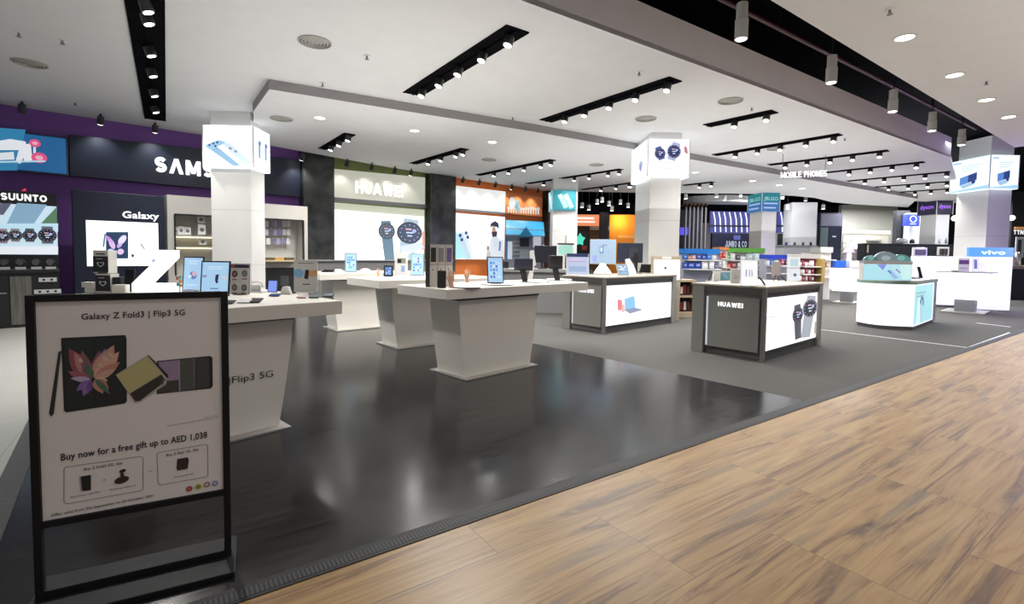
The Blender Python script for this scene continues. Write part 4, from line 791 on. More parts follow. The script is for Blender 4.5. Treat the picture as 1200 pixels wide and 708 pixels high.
# ================================================================== curved white counter with arched top display
def arcpts(w, d, n=14, bulge=.32):
    # plan: straight front (y=0), straight right side, bulging left end
    return [(w, 0), (w, d)] + [(.10-bulge*math.sin(math.pi*t)**1.0*(1-.25*t)+.0*t, d*(1-t)) for t in [i/n for i in range(n+1)]]
o = SW(11.72, 2.08); r = thing('curved_counter', 'glowing white counter with curved end and arched blue top display', 'counter', o, S); w_, d_ = 2.1, .92
cz = .94
pts = arcpts(w_, d_)
b = MB(); b.slab([(x*.98+.02, y*.96+.02) for x, y in pts], 0, .07, DGREY); b.build('plinth', r)
b = MB(); b.slab(pts, .07, cz-.07, E((.90, .93, 1), 1.25)); b.build('lit_body', r)
b = MB(); b.slab([(x*1.02-.01, y*1.04-.02) for x, y in pts], cz-.07, cz-.02, M((.22, .34, .27), .4)); b.build('green_edge', r)
b = MB(); b.slab([(x*1.02-.01, y*1.04-.02) for x, y in pts], cz-.02, cz, M((.50, .48, .46), .4)); b.build('counter_top', r)
TEAL = E((.25, .68, .76), 1)
b = MB(); fw, fh = w_*.80, cz-.20
b.rect(.06, .10, .06+fw, .10+fh, -.004, E((.42, .82, .88), 1.05)); b.poly([(.25, .10), (.62, .10), (.50, .66), (.42, .68)], -.006, E((.70, .92, .98), 1.1))
b.poly([(.70, .10), (.86, .10), (.62, .62), (.52, .58)], -.006, E((.55, .65, .75), 1))
for x, z in ((.58, .52), (.66, .60), (.78, .56), (.82, .48)): b.disc(x, z, .05, -.008, INKB, n=12)
for z, l in ((.68, .9), (.62, .7)): b.rect(.15, z, .15+l, z+.03, -.008, E((.3, .5, .55), 1))
b.build('side_print', r)
b = MB(); b.box((w_-.12, .0, cz/2), (.22, .02, cz-.10), M((.28, .28, .36), .45)); b.build('end_post', r)
# arched display on top, facing the left end
pd = deep(1040, 322, (at(1040, 330, cz)-CAM).dot(_f)+.35); k = ppm(pd); pd.z = cz
r2 = thing('arched_display', 'blue lit picture panel with teal arched top standing on the curved counter', 'display', pd, faceang(pd)+.05)
b = MB(); b.box((0, .05, 10/k), (60/k, .10, 20/k), WHITE, bev=.006); b.build('body', r2)
b = MB(); q = lambda x, z: (x/k, z/k)
b.rect(-29.5/k, .5/k, 29.5/k, 19/k, -.004, E((.45, .80, .90), 1)); b.poly([q(-14, 19), q(-2, 19), q(-6, 12)], -.006, E((.25, .3, .75), 1))
b.poly([q(-2, 12), q(3, 13), q(14, 3), q(8, 2)], -.008, E((.35, .50, .85), 1)); b.poly([q(5, 15), q(10, 16.5), q(17, 8), q(14, 6)], -.010, E((.60, .75, .90), 1)); b.poly([q(14, 19), q(29, 19), q(29, 2), q(18, 2)], -.005, E((.62, .90, .90), 1))
for x, z in ((1, 11), (3, 9.5), (10, 13), (12, 11.5), (14, 10)): b.disc(x/k, z/k, .9/k, -.012, INKB, n=10)
b.build('front_print', r2)
b = MB(); b.box((0, .05, 21.5/k), (60/k, .11, 3/k), M((.42, .40, .42), .4)); b.build('ledge', r2)
for x, rx_, rz_, c in ((-20, 9, 6, (.16, .34, .34)), (-2, 15, 11, (.26, .36, .42)), (17, 13, 8, (.14, .38, .40))):
    P = [((x+rx_*math.cos(math.pi*i/16))/k, (23+rz_*math.sin(math.pi*i/16))/k) for i in range(17)]
    b = MB(); b.prism(P, .02+.012*(x > 0), .05, M(c, .3)); b.disc(x/k, 26.5/k, rx_*.4/k, .017+.01*(x > 0), M((c[0]*2, c[1]*1.8, c[2]*1.8), .3), 3/k); b.build('arched_print', r2)
for i, (u, v, wp, hp) in enumerate([(1034, 322.5, 5, 11), (1049, 322.5, 3.5, 6)]): upright('phone', ['black phone standing before the blue arched display', 'small black gadget standing right of the black phone at the arched display'][i], 'phone', u, v+2.5, cz, wp, hp, 0, .1, BLACK, SCRBLK, None, .06)
upright('phone', 'dark slim phone leaning at the right end of the curved counter', 'phone', 1080, 326, cz, 4, 13, .2, .3, BLACK, SCRBLK, None, .06); lying('phone', 'dark phone lying flat at the right end of the curved counter', 'phone', 1075, 327, cz, 10, .2, .6, DGREY, SCRBLK)
# ================================================================== glowing pedestal tables and the white panel at the right
GLOW = E((.96, .97, 1), 1.5)
def glow_table(label, u0, u1, ub, v_base, v_top, v_bot, wpx, art=None):
    p = at(ub, v_base, 0); k = ppm(p); r = thing('glowing_table', label, 'table', (p.x, p.y, 0), S, 'glowing white pedestal tables')
    zt = CH-(v_top-(v_base-CH*k))/k; zb = CH-(v_bot-(v_base-CH*k))/k; w2 = wpx/k/2
    b = MB(); b.box((0, 0, .02), (w2*1.7, w2*1.3, .04), PLATE, bev=.006); b.build('base_plate', r)
    b = MB(); b.box((0, 0, zb/2), (w2*.75, w2*.6, zb), M((.30, .30, .33), .45)); b.build('pedestal', r)
    b = MB(); ring = [[(-sx*w2, -sx*w2*.8, z), (sx*w2, -sx*w2*.8, z), (sx*w2, sx*w2*.8, z), (-sx*w2, sx*w2*.8, z)] for sx, z in ((.80, zb), (.97, zb+.06), (1, zb+.12), (1, zt-.02))]
    for i in range(3):
        for q in range(4): b.face([ring[i][q], ring[i][(q+1) % 4], ring[i+1][(q+1) % 4], ring[i+1][q]], GLOW)
    b.face(ring[0][::-1], GLOW); b.face(ring[-1], GLOW); bmesh.ops.remove_doubles(b.bm, verts=b.bm.verts[:], dist=.0005); b.build('lit_body', r)
    b = MB(); b.box((0, 0, zt-.008), (w2*2.03, w2*1.63, .016), M((.2, .19, .2), .3)); b.build('top_edge', r)
    return r, zt, k
gR, zR, kR = glow_table('glowing white pedestal table in front of the tall white panel at right', 1098, 1166, 1131, 366, 318.5, 350, 58)
gL, zL, kL = glow_table('glowing white pedestal table half hidden by the curved counter', 972, 1012, 992, 355, 313.5, 341, 34)
def vivo(b, w, h): pass
pv = at(1183, 364, 0); PV = Pl((pv.x, pv.y), S-R(62))
wv = WT(PV, 'tall_lit_panel', 'tall glowing white panel with blue heading beside the rightmost column', 'panel', 1136, 290, 1183, 364, floor=True)
b = MB(); b.box((0, .06, wv.h/2), (wv.w, .12, wv.h), E((.88, .90, 1), 1.12)); b.build('lit_body', wv.root)
hh = wv.h-wv.q(1150, 301)[1]
b = MB(); b.box((0, .055, wv.h-hh/2), (wv.w+.01, .135, hh), E((.12, .40, .92), 1)); b.text('vivo', .04, wv.h-hh*.72, hh*.45, E((.85, .95, 1), 2.0), -.022, bold=.02, width=wv.w*.55); b.build('blue_heading', wv.root)
wl = WT(PV.shift(-.25), 'low_lit_wall', 'low glowing white partition left of the tall panel, behind the curved counter', 'partition', 1069, 300, 1135, 356, floor=True)
b = MB(); b.box((0, .06, wl.h/2), (wl.w, .12, wl.h), E((.88, .90, 1), 1.08), bev=.01); b.build('lit_body', wl.root)
b = MB(); b.box((0, .06, .03), (wl.w+.02, .16, .06), DGREY); b.build('base', wl.root)
# items on them
def on_table(g, zt, u, v):     # a point of the table top under a pixel
    q = g.location + Vector((RR.x, RR.y, 0)).normalized()*((u-(1131 if g is gR else 992))/(kR if g is gR else kL)) - Vector((_f.x, _f.y, 0))*.1*((v-313) % 2); q.z = zt; return q
p = on_table(gR, zR, 1126, 319); k = ppm(p)
def art_band(b, w, h, y): b.rect(-.45*w, .55*h, .45*w, .85*h, y, M((.13, .05, .16), .4)); b.rect(-.35*w, .2*h, .35*w, .3*h, y, M((.5, .5, .55), .5))
carton('gadget_box', 'white carton with dark purple band on the right glowing table', 'box', on_table(gR, zR, 1125, 319.3), 0, zR, 13, 16, 8, 0, WHITE, art_band)
def art_ph(b, w, h, y, s): b.rect(-.3*w, .2*h, .3*w, .85*h, y, E((.10, .16, .38), 1))
upright('leaflet_holder', 'slim leaflet with dark phone picture on the right glowing table', 'leaflet', on_table(gR, zR, 1137, 319.8), 0, zR, 7, 17, 0, .08, WHITE, E((.9, .9, .95), 1), art_ph, .04); upright('leaflet_holder', 'white leaflet with thin dark stroke, right end of the right glowing table', 'leaflet', on_table(gR, zR, 1146, 319.5), 0, zR, 8, 16, .1, .08, WHITE, E((.92, .92, .95), 1), art_leaf, .04)
lying('phone', 'dark phone lying at the left of the right glowing table', 'phone', on_table(gR, zR, 1111, 318.6), 0, zR, 7, 0, .5, DGREY, SCRBLK)
carton('blue_block', 'bright blue display block on the left glowing table', 'block', on_table(gL, zL, 980.5, 314), 0, zL, 13, 8, 5, 0, M((.02, .14, .75), .4)); carton('white_block', 'white display block right of the bright blue one', 'block', on_table(gL, zL, 997, 314), 0, zL, 13, 8, 5, .1, WHITE)
p = on_table(gL, zL, 997, 313)+Vector((_f.x, _f.y, 0))*.16; k = ppm(p); r = thing('flower_kiosk', 'white kiosk figure with leafy pink top behind the left glowing table blocks', 'kiosk', p, faceang(p))
b = MB(); b.box((0, .03, 9/k), (6/k, .05, 18/k), WHITE, bev=.008); b.build('column', r); b = MB(); b.prism([(-7/k, 17/k), (7/k, 17/k), (3/k, 25/k), (-3/k, 24/k)], 0, .06, M((.7, .62, .68), .5)); b.build('canopy', r)
for xa, xb, zz in ((4, 7, 10), (-4, -8, 6)): b = MB(); b.cyl((xa/k, 0, 18/k), (xb/k, 0, zz/k), .012, M((.4, .25, .5), .5)); b.build('side_arm', r)
# ================================================================== the back wall: signs, light panels, cabinets
def panel_box(wt, m, th=.06, name='panel'):
    b = MB(); b.box((0, th/2, wt.h/2), (wt.w, th, wt.h), m, bev=.006); return b.build(name, wt.root)
def frame4(wt, m, fw=.05, y=-.01, th=.05):
    for x, z, a, c in ((-wt.w/2+fw/2, wt.h/2, fw, wt.h), (wt.w/2-fw/2, wt.h/2, fw, wt.h), (0, fw/2, wt.w-2*fw, fw), (0, wt.h-fw/2, wt.w-2*fw, fw)):
        b = MB(); b.box((x, y, z), (a, th, c), m); b.build('frame_bar', wt.root)
WF = W.shift(.16)
# long dark header with white letters
t = WT(WF, 'header_sign', 'long dark navy header with big white lettering on the purple wall', 'sign', 81, 157.5, 352, 231)
z1 = t.q(81, 157.5)[1]; z0 = t.q(81, 205.5)[1]; zz = t.q(318, 183)[1]; zl = t.q(318, 228)[1]
b = MB(); b.prism([(-t.w/2, z0), (t.w/2, zl), (t.w/2, zz), (-t.w/2, z1)], 0, .16, NAVY); b.build('header_board', t.root)
lx0, lz = t.q(181, 192.5); lx1 = t.q(296, 207)[0]; lh = t.q(190, 184)[1]-t.q(190, 201.5)[1]
b = MB(); b.caps('SΛMSUNG', lx0, lz-lh/2, lh, E((1, 1, 1), 2.0), -.03, depth=.03, t=.25, width=lx1-lx0, align='LEFT'); b.build('lettering', t.root)
# blue product poster
t = WT(WF, 'product_poster', 'blue lit poster with white hair tool and pink brushes at the left edge', 'poster', -40, 146, 80.5, 206)
panel_box(t, M((.02, .06, .12), .4), .1); b = MB(); Q = t.P
b.poly([(-t.w/2+.03, .03), (t.w/2-.03, .03), (t.w/2-.03, t.h-.03), (-t.w/2+.03, t.h-.03)], -.004, E((.015, .12, .30), 1)); b.poly(Q((0, 150), (30, 152), (20, 200), (-30, 200)), -.006, E((.03, .22, .42), 1))
b.poly(Q((-20, 168), (12, 163), (30, 166), (32, 176), (24, 192), (18, 190), (22, 176), (-20, 176)), -.008, E((.80, .84, .88), 1)); b.poly(Q((-10, 180), (16, 178), (17, 187), (-10, 188)), -.009, E((.75, .80, .85), 1)); b.poly(Q((27, 170), (36, 168), (38, 188), (28, 189)), -.010, E((.85, .85, .9), 1))
for u, v, ru in ((41, 168, .08), (46, 185, .11)):
    x, z = t.q(u, v); b.disc(x, z, ru, -.011, E((.75, .10, .25), 1), ru*.9); b.disc(x, z, ru*.5, -.013, E((.9, .45, .55), 1), ru*.4, n=10)
b.poly(Q((39, 172), (42, 172), (42, 189), (39, 189)), -.0105, E((.8, .8, .85), 1)); b.poly(Q((-5, 189), (53, 188), (53, 190), (-5, 191)), -.012, E((.5, .7, .8), 1)); b.build('print', t.root)
# watch brand display with lit screen, counter below
U1 = Pl(at(38, 383, 0)+Vector((.06, .62, 0)), W.a)
t = WT(U1, 'watch_display_wall', 'dark wall display with white lettering over a lit picture of five watches', 'display', -40, 220, 69.5, 325, floor=True)
b = MB(); b.box((0, .08, t.h/2), (t.w, .16, t.h), SATIN, bev=.01); b.build('back_board', t.root)
x0, z1 = t.q(-36, 236.5); x1, z0 = t.q(68, 298.5)
b = MB(); b.box(((x0+x1)/2, -.01, (z0+z1)/2), (x1-x0, .04, z1-z0), E((.62, .80, .92), 1.0)); Q = t.P
b.poly(Q((20, 238), (55, 240), (40, 262), (8, 262)), -.033, E((.25, .42, .58), 1)); b.poly(Q((48, 262), (66, 243), (67, 262)), -.034, E((.10, .22, .12), 1)); b.poly(Q((0, 239), (14, 238), (4, 252), (-30, 252)), -.034, E((.12, .12, .18), 1)); b.poly(Q((-36, 262), (68, 262), (68, 272), (-36, 270)), -.0345, E((.55, .80, .95), 1))
b.poly(Q((-36, 289), (68, 289), (68, 298), (-36, 298)), -.034, E((.85, .9, .95), 1)); b.build('lit_picture', t.root)
for i, (u, v, r_, c) in enumerate([(-14, 277, 8, (.12, .10, .12)), (3, 277, 8.5, (.35, .25, .28)), (18, 276, 7.5, (.28, .26, .25)), (35, 276, 7.5, (.10, .10, .12)), (55.5, 276, 9.5, (.14, .15, .18))]):
    x, z = t.q(u, v); rr = abs(t.q(u+r_, v)[0]-t.q(u-r_, v)[0])/2; b = MB(); watch(b, x, z, rr*1.12, -.040, E(c, 1), E((c[0]*.6, c[1]*.6, c[2]*.6), 1), E((.015, .015, .025), 1), 0, True, 1.25); b.build('watch_picture', t.root)
x0, z = t.q(1, 234); x1 = t.q(55, 234)[0]; hh = t.q(20, 226.5)[1]-t.q(20, 234.5)[1]
b = MB(); b.caps('SUUNTO', x0, z, hh, E((1, 1, 1), 1.6), -.01, depth=.02, width=x1-x0, align='LEFT'); b.build('lettering', t.root)
b = MB(); b.prism(Q((25, 224), (31, 224), (30, 220.5), (27, 222)), -.02, -.005, E((.75, .05, .05), 1)); b.build('red_emblem', t.root)
UC = Pl(at(38, 383, 0), W.a)
t = WT(UC, 'watch_counter', 'black watch counter with grey wood doors under the lit watch picture', 'counter', -60, 317, 71, 383, floor=True)
b = MB(); b.box((0, .30, t.h-.025), (t.w+.03, .62, .05), SATIN, bev=.005); b.build('counter_top', t.root); b = MB(); b.box((0, .31, (t.h-.05)/2), (t.w, .56, t.h-.05), BLACK); b.build('carcass', t.root)
GW = noisy('grey_wood_door', (.10, .095, .085), (.17, .16, .145), 3, .5, sc3=(8, 8, .6))
for ua, ub, m in ((-50, 10.5, BLACK), (12, 37, GW)):
    xa, xb = t.q(ua, 340)[0], t.q(ub, 340)[0]; b = MB(); b.box(((xa+xb)/2, .02, t.h/2-.03), (xb-xa, .02, t.h-.16), m); d = b.build('door', t.root)
    if m is BLACK: b = MB(); b.box(((xa+xb)/2, .006, t.q(0, 344)[1]), ((xb-xa)*.9, .006, .012), M((.5, .5, .5), .4)); b.build('light_line', d)
for vv, n in ((328, 2), (342, 3)):
    xa, z = t.q(57-4*n+1, vv); kk = ppm(t.root.location); b = MB(); b.box((t.q(56, vv)[0], .012, z), (8*n/kk, .02, 5/kk), M((.6, .6, .58), .4)); s_ = b.build('socket_strip', t.root)
    for j in range(n): b = MB(); b.cyl((t.q(56, vv)[0]+(j-(n-1)/2)*7/kk, .003, z), (t.q(56, vv)[0]+(j-(n-1)/2)*7/kk, -.002, z), 1.4/kk, BLACK, 10); b.build('socket', s_)
for i, u in enumerate((-30, -12, 5, 24, 43, 60)):
    x, z = t.q(u, 316); p = t.pt(x, t.h, -.25); k = ppm(p); r = thing('watch', ['watch on block hidden beyond the left edge', 'watch on block beyond the left edge beside the first visible one', 'first watch block from the picture edge on the black watch counter', 'second watch block on the black watch counter', 'third watch block on the black watch counter', 'last watch block at the right end of the black watch counter'][i], 'watch', p, W.a, 'watches on the black watch counter')
    b = MB(); b.box((0, 0, .02), (9/k, .10, .04), M((.55, .55, .54), .4)); b.build('block', r); b = MB()
    b.tube([(-.04, 0, .045), (-.055, 0, .10), (-.03, 0, .16), (.02, 0, .17), (.05, 0, .12), (.04, 0, .045)], .014, BLACK); b.cyl((-.01, -.02, .115), (-.01, -.05, .12), .05, M((.08, .08, .09), .25), 16); b.build('strap_and_case', r)
# navy wall block with the lit folding-phone picture
t = WT(U1.shift(.1), 'phone_display_wall', 'dark navy wall block with white lettering over a lit folding phone picture', 'display', 84, 222, 195, 342, floor=True)
b = MB(); b.box((0, .12, t.h/2), (t.w, .24, t.h), NAVY, bev=.01); b.build('back_board', t.root)
x0, z1 = t.q(100.5, 258); x1, z0 = t.q(186, 311.5); Q = t.P
b = MB(); b.box(((x0+x1)/2, -.01, (z0+z1)/2), (x1-x0, .03, z1-z0), E((.93, .96, 1), 1.45)); b.build('lit_picture', t.root)
b = MB(); b.poly(Q((124, 272), (150, 272), (150, 303), (124, 303)), -.030, E((.02, .05, .12), 1)); b.poly(Q((120, 289), (122, 274), (124, 274), (122, 290)), -.03, E((.1, .2, .35), 1))
for u, v, ru, rv, a, c in ((128, 281, 2, 5, .5, (.55, .25, .65)), (131, 286, 2.4, 6, .3, (.8, .55, .9)), (130, 295, 3, 3.5, .4, (.5, .6, .9)), (143, 281, 3, 6, -.5, (.85, .75, 1)), (140, 287, 2, 4, -.5, (.6, .4, .8)), (141, 295, 3, 3.5, -.4, (.75, .6, .9))):
    x, z = t.q(u, v); kk = ppm(t.root.location); b.disc(x, z, ru/kk, -.033, E(c, 1), rv/kk, a=a)
b.poly(Q((164, 286), (165, 285.5), (170, 292.5), (168.5, 292)), -.031, SATIN); b.poly(Q((154, 297), (157, 299), (156, 302), (154, 301)), -.031, SATIN); b.poly(Q((178, 303), (186, 303), (186, 309), (178, 309)), -.031, E((.25, .4, .6), 1))
x, z = t.q(143, 264); b.text('Galaxy Z Fold3 | Flip3 5G', x, z, .05, E((.6, .65, .72), 1), -.031, width=t.q(172, 264)[0]-t.q(114, 264)[0]); b.build('print', t.root)
x0, z = t.q(143.5, 254); x1 = t.q(186, 256)[0]; hh = t.q(146, 246)[1]-t.q(146, 254)[1]
b = MB(); b.text('Galaxy', x0, z-.02, hh, E((1, 1, 1), 1.8), -.012, depth=.02, bold=.014, width=x1-x0, align='LEFT'); b.build('lettering', t.root)
# pale wall cabinets with recesses
def cabinet(label, u0, v0, u1, ru0, rv0, ru1, rv1, inner, shelves):
    t = WT(U1.shift(.05), 'wall_cabinet', label, 'cabinet', u0, v0, u1, 345, None, 0, True)
    x0, z1 = t.q(ru0, rv0); x1, z0 = t.q(ru1, rv1); D_ = .45
    for xa, xb, za, zb in ((-t.w/2, x0, 0, t.h), (x1, t.w/2, 0, t.h), (x0, x1, z1, t.h), (x0, x1, 0, z0)):
        b = MB(); b.box(((xa+xb)/2, D_/2, (za+zb)/2), (max(.01, xb-xa), D_, max(.01, zb-za)), BEIGE); b.build('carcass_panel', t.root)
    b = MB(); b.box(((x0+x1)/2, D_-.02, (z0+z1)/2), (x1-x0, .04, z1-z0), inner); b.build('recess_back', t.root)
    for s in (x0, x1): b = MB(); b.box((s, .02, (z0+z1)/2), (.03, .06, z1-z0), BLACK); b.build('recess_edge', t.root)
    b = MB(); b.box(((x0+x1)/2, .02, z1), (x1-x0, .06, .03), BLACK); b.build('recess_edge', t.root)
    for v in shelves:
        z = t.q((ru0+ru1)/2, v)[1]; b = MB(); b.box(((x0+x1)/2, D_*.55, z), (x1-x0, D_*.8, .025), M((.62, .58, .48), .4)); b.build('shelf', t.root)
        b = MB(); b.box(((x0+x1)/2, D_*.8, z-.02), (x1-x0-.1, .02, .012), E((1, .90, .65), 3.0)); b.build('shelf_light', t.root)
    return t
c1 = cabinet('pale wall cabinet with lit accessory shelves, right of the navy wall block', 195.5, 228, 262, 204.5, 251, 258, 322, M((.58, .56, .50), .6), (277, 290))
for i, (u, v, wp, hp) in enumerate([(207.5, 276, 5.5, 9), (214.5, 276, 6, 10), (222, 276, 6.5, 9), (239, 276, 8, 12), (240, 288, 7, 7), (238, 262, 7, 8)]):
    x, z = c1.q(u, v); p = c1.pt(x, z+.015, -.2); k = ppm(p); r = thing('accessory', 'small pale packaged accessory on the lit shelves of the left wall cabinet', 'accessory', p, W.a, 'packaged accessories on lit shelves'); b = MB(); b.box((0, 0, hp/2/k), (wp/k, .08, hp/k), M((.68, .68, .66), .4), bev=.006); b.build('pack', r); b = MB(); b.disc(0, hp*.5/k, wp*.3/k, -.042, M((.15, .15, .16), .4), n=12); b.build('front_print', r)
c2 = cabinet('pale wall cabinet with hanging phone cases, right of the phone light box column', 290, 237, 361, 297, 255.5, 356, 305, M((.50, .49, .46), .6), ())
x0, z1 = c2.q(299, 303); x1, z0 = c2.q(346, 312); b = MB(); b.box(((x0+x1)/2, -.02, z1-.05), (x1-x0, .34, .03), M((.60, .48, .30), .45)); b.build('shelf', c2.root)
x1_, zt = c2.q(346, 313); b = MB(); b.box(((x0+x1_)/2, -.006, zt/2), (x1_-x0, .02, zt-.02), SATIN); b.build('lower_door', c2.root)
cc = [M((.35, .33, .50), .3), M((.62, .62, .66), .3), M((.18, .17, .22), .3), M((.25, .22, .40), .3), M((.72, .72, .74), .3)]
for row, (v, n) in enumerate(((258, 9), (268, 9), (279, 8))):
    for i in range(n):
        u = 299+i*(47/n)+2.4; x, z = c2.q(u, v); p = c2.pt(x, z-.20, -.28); b = MB(); b.box((0, 0, .12), (.085, .02, .14), cc[(row*5+i*3) % 5], bev=.006); b.box((0, .0, .20), (.02, .006, .03), WHITE)
        b.cyl((0, .14, .21), (0, -.02, .21), .004, CHROME, 6)
        o = tag(b.build('phone_case', None, p, W.a), 'packaged phone case on a hook in the %s row of the right wall cabinet' % ('top', 'middle', 'bottom')[row], 'phone case', 'phone cases in the %s row' % ('top', 'middle', 'bottom')[row])
for i, u in enumerate((303, 314, 326, 338)):
    x, z = c2.q(u, 304.5); p = c2.pt(x, z-.02, .05); b = MB(); b.box((0, 0, .04), (.20, .10, .07), M([(.45, .25, .05), (.10, .08, .04), (.5, .3, .08), (.08, .06, .04)][i], .5), bev=.01)
    tag(b.build('accessory_pouch', None, p, W.a), ['tan pouch at the left of the wooden shelf under the phone cases', 'dark pouch second on the wooden shelf under the phone cases', 'tan pouch third on the wooden shelf under the phone cases', 'dark pouch at the right of the wooden shelf under the phone cases'][i], 'pouch', 'pouches under the phone cases')
# white smartwatch wall panels
t = WT(WF, 'header_sign', 'cream header panel with pale raised letters above the lit smartwatch picture', 'sign', 387, 197.5, 498, 240)
zL, zR = t.q(387, 197.5)[1], t.q(497.5, 208)[1]; zl, zr = t.q(387, 231)[1], t.q(497.5, 240)[1]
b = MB(); b.prism([(-t.w/2, zl), (t.w/2, zr), (t.w/2, zR), (-t.w/2, zL)], 0, .10, E((.74, .74, .62), .66)); b.build('header_board', t.root)
b = MB(); b.prism([(-t.w/2, zl-.10), (t.w/2, zr-.10), (t.w/2, zr), (-t.w/2, zl)], -.06, .10, GREY); b.build('ledge', t.root)
x0, z = t.q(416, 226); x1 = t.q(472, 229)[0]; hh = t.q(440, 213)[1]-t.q(440, 226.5)[1]
b = MB(); b.caps('HUAWEI', x0, z, hh, E((1, 1, .97), 1.5), -.02, depth=.02, width=x1-x0, align='LEFT'); b.build('lettering', t.root)
t = WT(WF, 'lit_wall_picture', 'bright lit wall picture with two big smartwatches at its right', 'light panel', 387, 237, 497, 305.5)
panel_box(t, E((.97, .98, 1), 1.5), .10, 'lit_body'); b = MB(); Q = t.P; b.poly(Q((387, 237), (497, 246), (497, 254), (387, 245)), -.004, E((.62, .65, .50), 1)); k = ppm(t.root.location)
x, z = t.q(453, 271); watch(b, x, z, 9.0/k, -.012, E((.16, .26, .34), 1), E((.05, .09, .13), 1), E((.10, .12, .15), 1), .10, True, 4.2, 1.15)
x, z = t.q(479.5, 273); watch(b, x, z, 12.5/k, -.026, E((.50, .62, .72), 1), E((.06, .07, .10), 1), E((.08, .10, .16), 1), -.10, True, 3.0, 1.35)
b.poly(Q((468, 289), (492, 284), (496, 290), (470, 302)), -.05, E((.72, .82, .90), 1)); b.poly(Q((494, 272), (497, 270), (497, 292), (493, 294)), -.04, E((.75, .45, .4), 1))
x, z = t.q(402, 267); b.text('HUAWEI', x, z, .07, E((.5, .5, .55), 1), -.006, width=t.q(410, 267)[0]-t.q(393, 267)[0]); b.build('print', t.root)
t = WT(WF.shift(.3), 'wall_bench', 'dark grey bench counter along the wall under the lit smartwatch picture', 'counter', 352, 306, 530, 330, floor=True)
b = MB(); b.box((0, .2, t.h/2), (t.w, .4, t.h), GREY, bev=.01); b.build('body', t.root); b = MB(); b.box((0, .18, t.h+.015), (t.w+.02, .46, .03), M((.30, .30, .30), .4)); b.build('bench_top', t.root)
# white phone section
t = WT(WF, 'blank_sign', 'blank white glowing header sign on the orange wall', 'sign', 530.5, 216.5, 592, 247)
zL, zR, zl, zr = t.q(530, 217)[1], t.q(591.5, 224.5)[1], t.q(529, 244)[1], t.q(591.5, 249)[1]
b = MB(); b.prism([(-t.w/2, zl), (t.w/2, zr), (t.w/2, zR), (-t.w/2, zL)], 0, .10, E((.90, .90, .86), 1.0)); b.build('panel', t.root); b = MB(); b.prism([(-t.w/2, zl-.07), (t.w/2, zr-.07), (t.w/2, zr), (-t.w/2, zl)], -.05, .10, M((.3, .3, .3), .4)); b.build('ledge', t.root)
t = WT(WF, 'lit_wall_picture', 'lit pale blue wall picture with phone and a bearded man in white', 'light panel', 529, 249, 591, 304)
panel_box(t, E((.86, .95, 1), 1.35), .10, 'lit_body'); b = MB(); Q = t.P
b.poly(Q((529, 258), (548, 302), (529, 304)), -.005, E((.45, .82, .88), 1)); b.poly(Q((535, 274), (541, 272), (552, 303), (546, 304)), -.008, E((.55, .70, .82), 1)); b.poly(Q((541, 272), (548, 272), (556, 303), (550, 304)), -.007, E((.75, .85, .92), 1))
for u, v in ((539, 276), (541, 281), (546, 273), (548, 278)):
    x, z = t.q(u, v); b.disc(x, z, .06, -.011, INKB, .06, n=12)
b.poly(Q((573, 282), (590, 281), (591, 304), (571, 304)), -.008, E((.80, .86, .92), 1)); b.poly(Q((574, 282), (578, 276), (582, 276), (586, 282), (580, 290)), -.009, E((.70, .78, .86), 1))
x, z = t.q(578.5, 271); kk = ppm(t.root.location); b.disc(x, z, 3.3/kk, -.012, E((.50, .30, .24), 1), 6/kk); b.poly(Q((574, 267), (575, 262), (580, 259), (584, 262), (584.5, 269), (582, 266), (577, 265)), -.014, E((.03, .03, .06), 1)); b.poly(Q((575.5, 272), (582.5, 271), (582, 277), (577, 278)), -.014, E((.06, .04, .05), 1))
b.poly(Q((585, 283), (587, 283), (586, 294), (584, 294)), -.012, E((.15, .2, .45), 1)); x, z = t.q(571.5, 291); b.disc(x, z, 2/kk, -.012, E((.4, .25, .2), 1), 3/kk); b.poly(Q((569, 304), (570, 295), (574, 294), (576, 304)), -.012, E((.62, .58, .55), 1))
x, z = t.q(543, 223); b.build('print', t.root)
# orange mural board and blue-roofed shop display
t = WT(WF, 'mural_board', 'orange mural board with white letter-like shapes at the right end of the wall', 'board', 593, 224, 635, 254)
zL, zR, zl, zr = t.q(593, 224.5)[1], t.q(635, 231)[1], t.q(593, 250)[1], t.q(635, 254)[1]
b = MB(); b.prism([(-t.w/2, zl), (t.w/2, zr), (t.w/2, zR), (-t.w/2, zL)], 0, .08, M((.75, .22, .05), .5)); b.build('board', t.root)
rr = random.Random(3); b = MB()
for i in range(13):
    u = 596+i*2.9; h_ = rr.uniform(4, 8); x, z = t.q(u, 249+i*.2); kk = ppm(t.root.location); b.rect(x-.04, z, x+.04, z+h_/kk, -.004, E(rr.choice([(.8, .8, .75), (.55, .6, .55), (.85, .75, .6)]), .8)); b.disc(x, z+h_/kk, .07, -.006, E((.75, .72, .65), .8), n=8)
x, z = t.q(600, 238); b.disc(x, z, .16, -.007, E((.8, .82, .8), .8), .22); x, z = t.q(606, 240); b.disc(x, z, .1, -.008, E((.3, .45, .5), .8), .2); b.build('white_shapes', t.root)
_q = W.shift(1.0); _c = _q.W(_q.L(614, 280)[0], 0)
t = WT(Pl((_c.x, _c.y), CA), 'shop_display', 'grey shop display unit under two blue sloping roofs, by the right stone pier', 'display', 593, 257, 637, 318, floor=True)
b = MB(); b.box((0, .35, t.h*.42), (t.w, .5, t.h*.84), M((.28, .30, .36), .5)); b.build('back_wall', t.root); Q = t.P; BL = M((.03, .30, .52), .4)
zA, zB, zC_, zD_ = t.q(596, 257)[1], t.q(596, 267)[1], t.q(596, 268)[1], t.q(596, 275)[1]
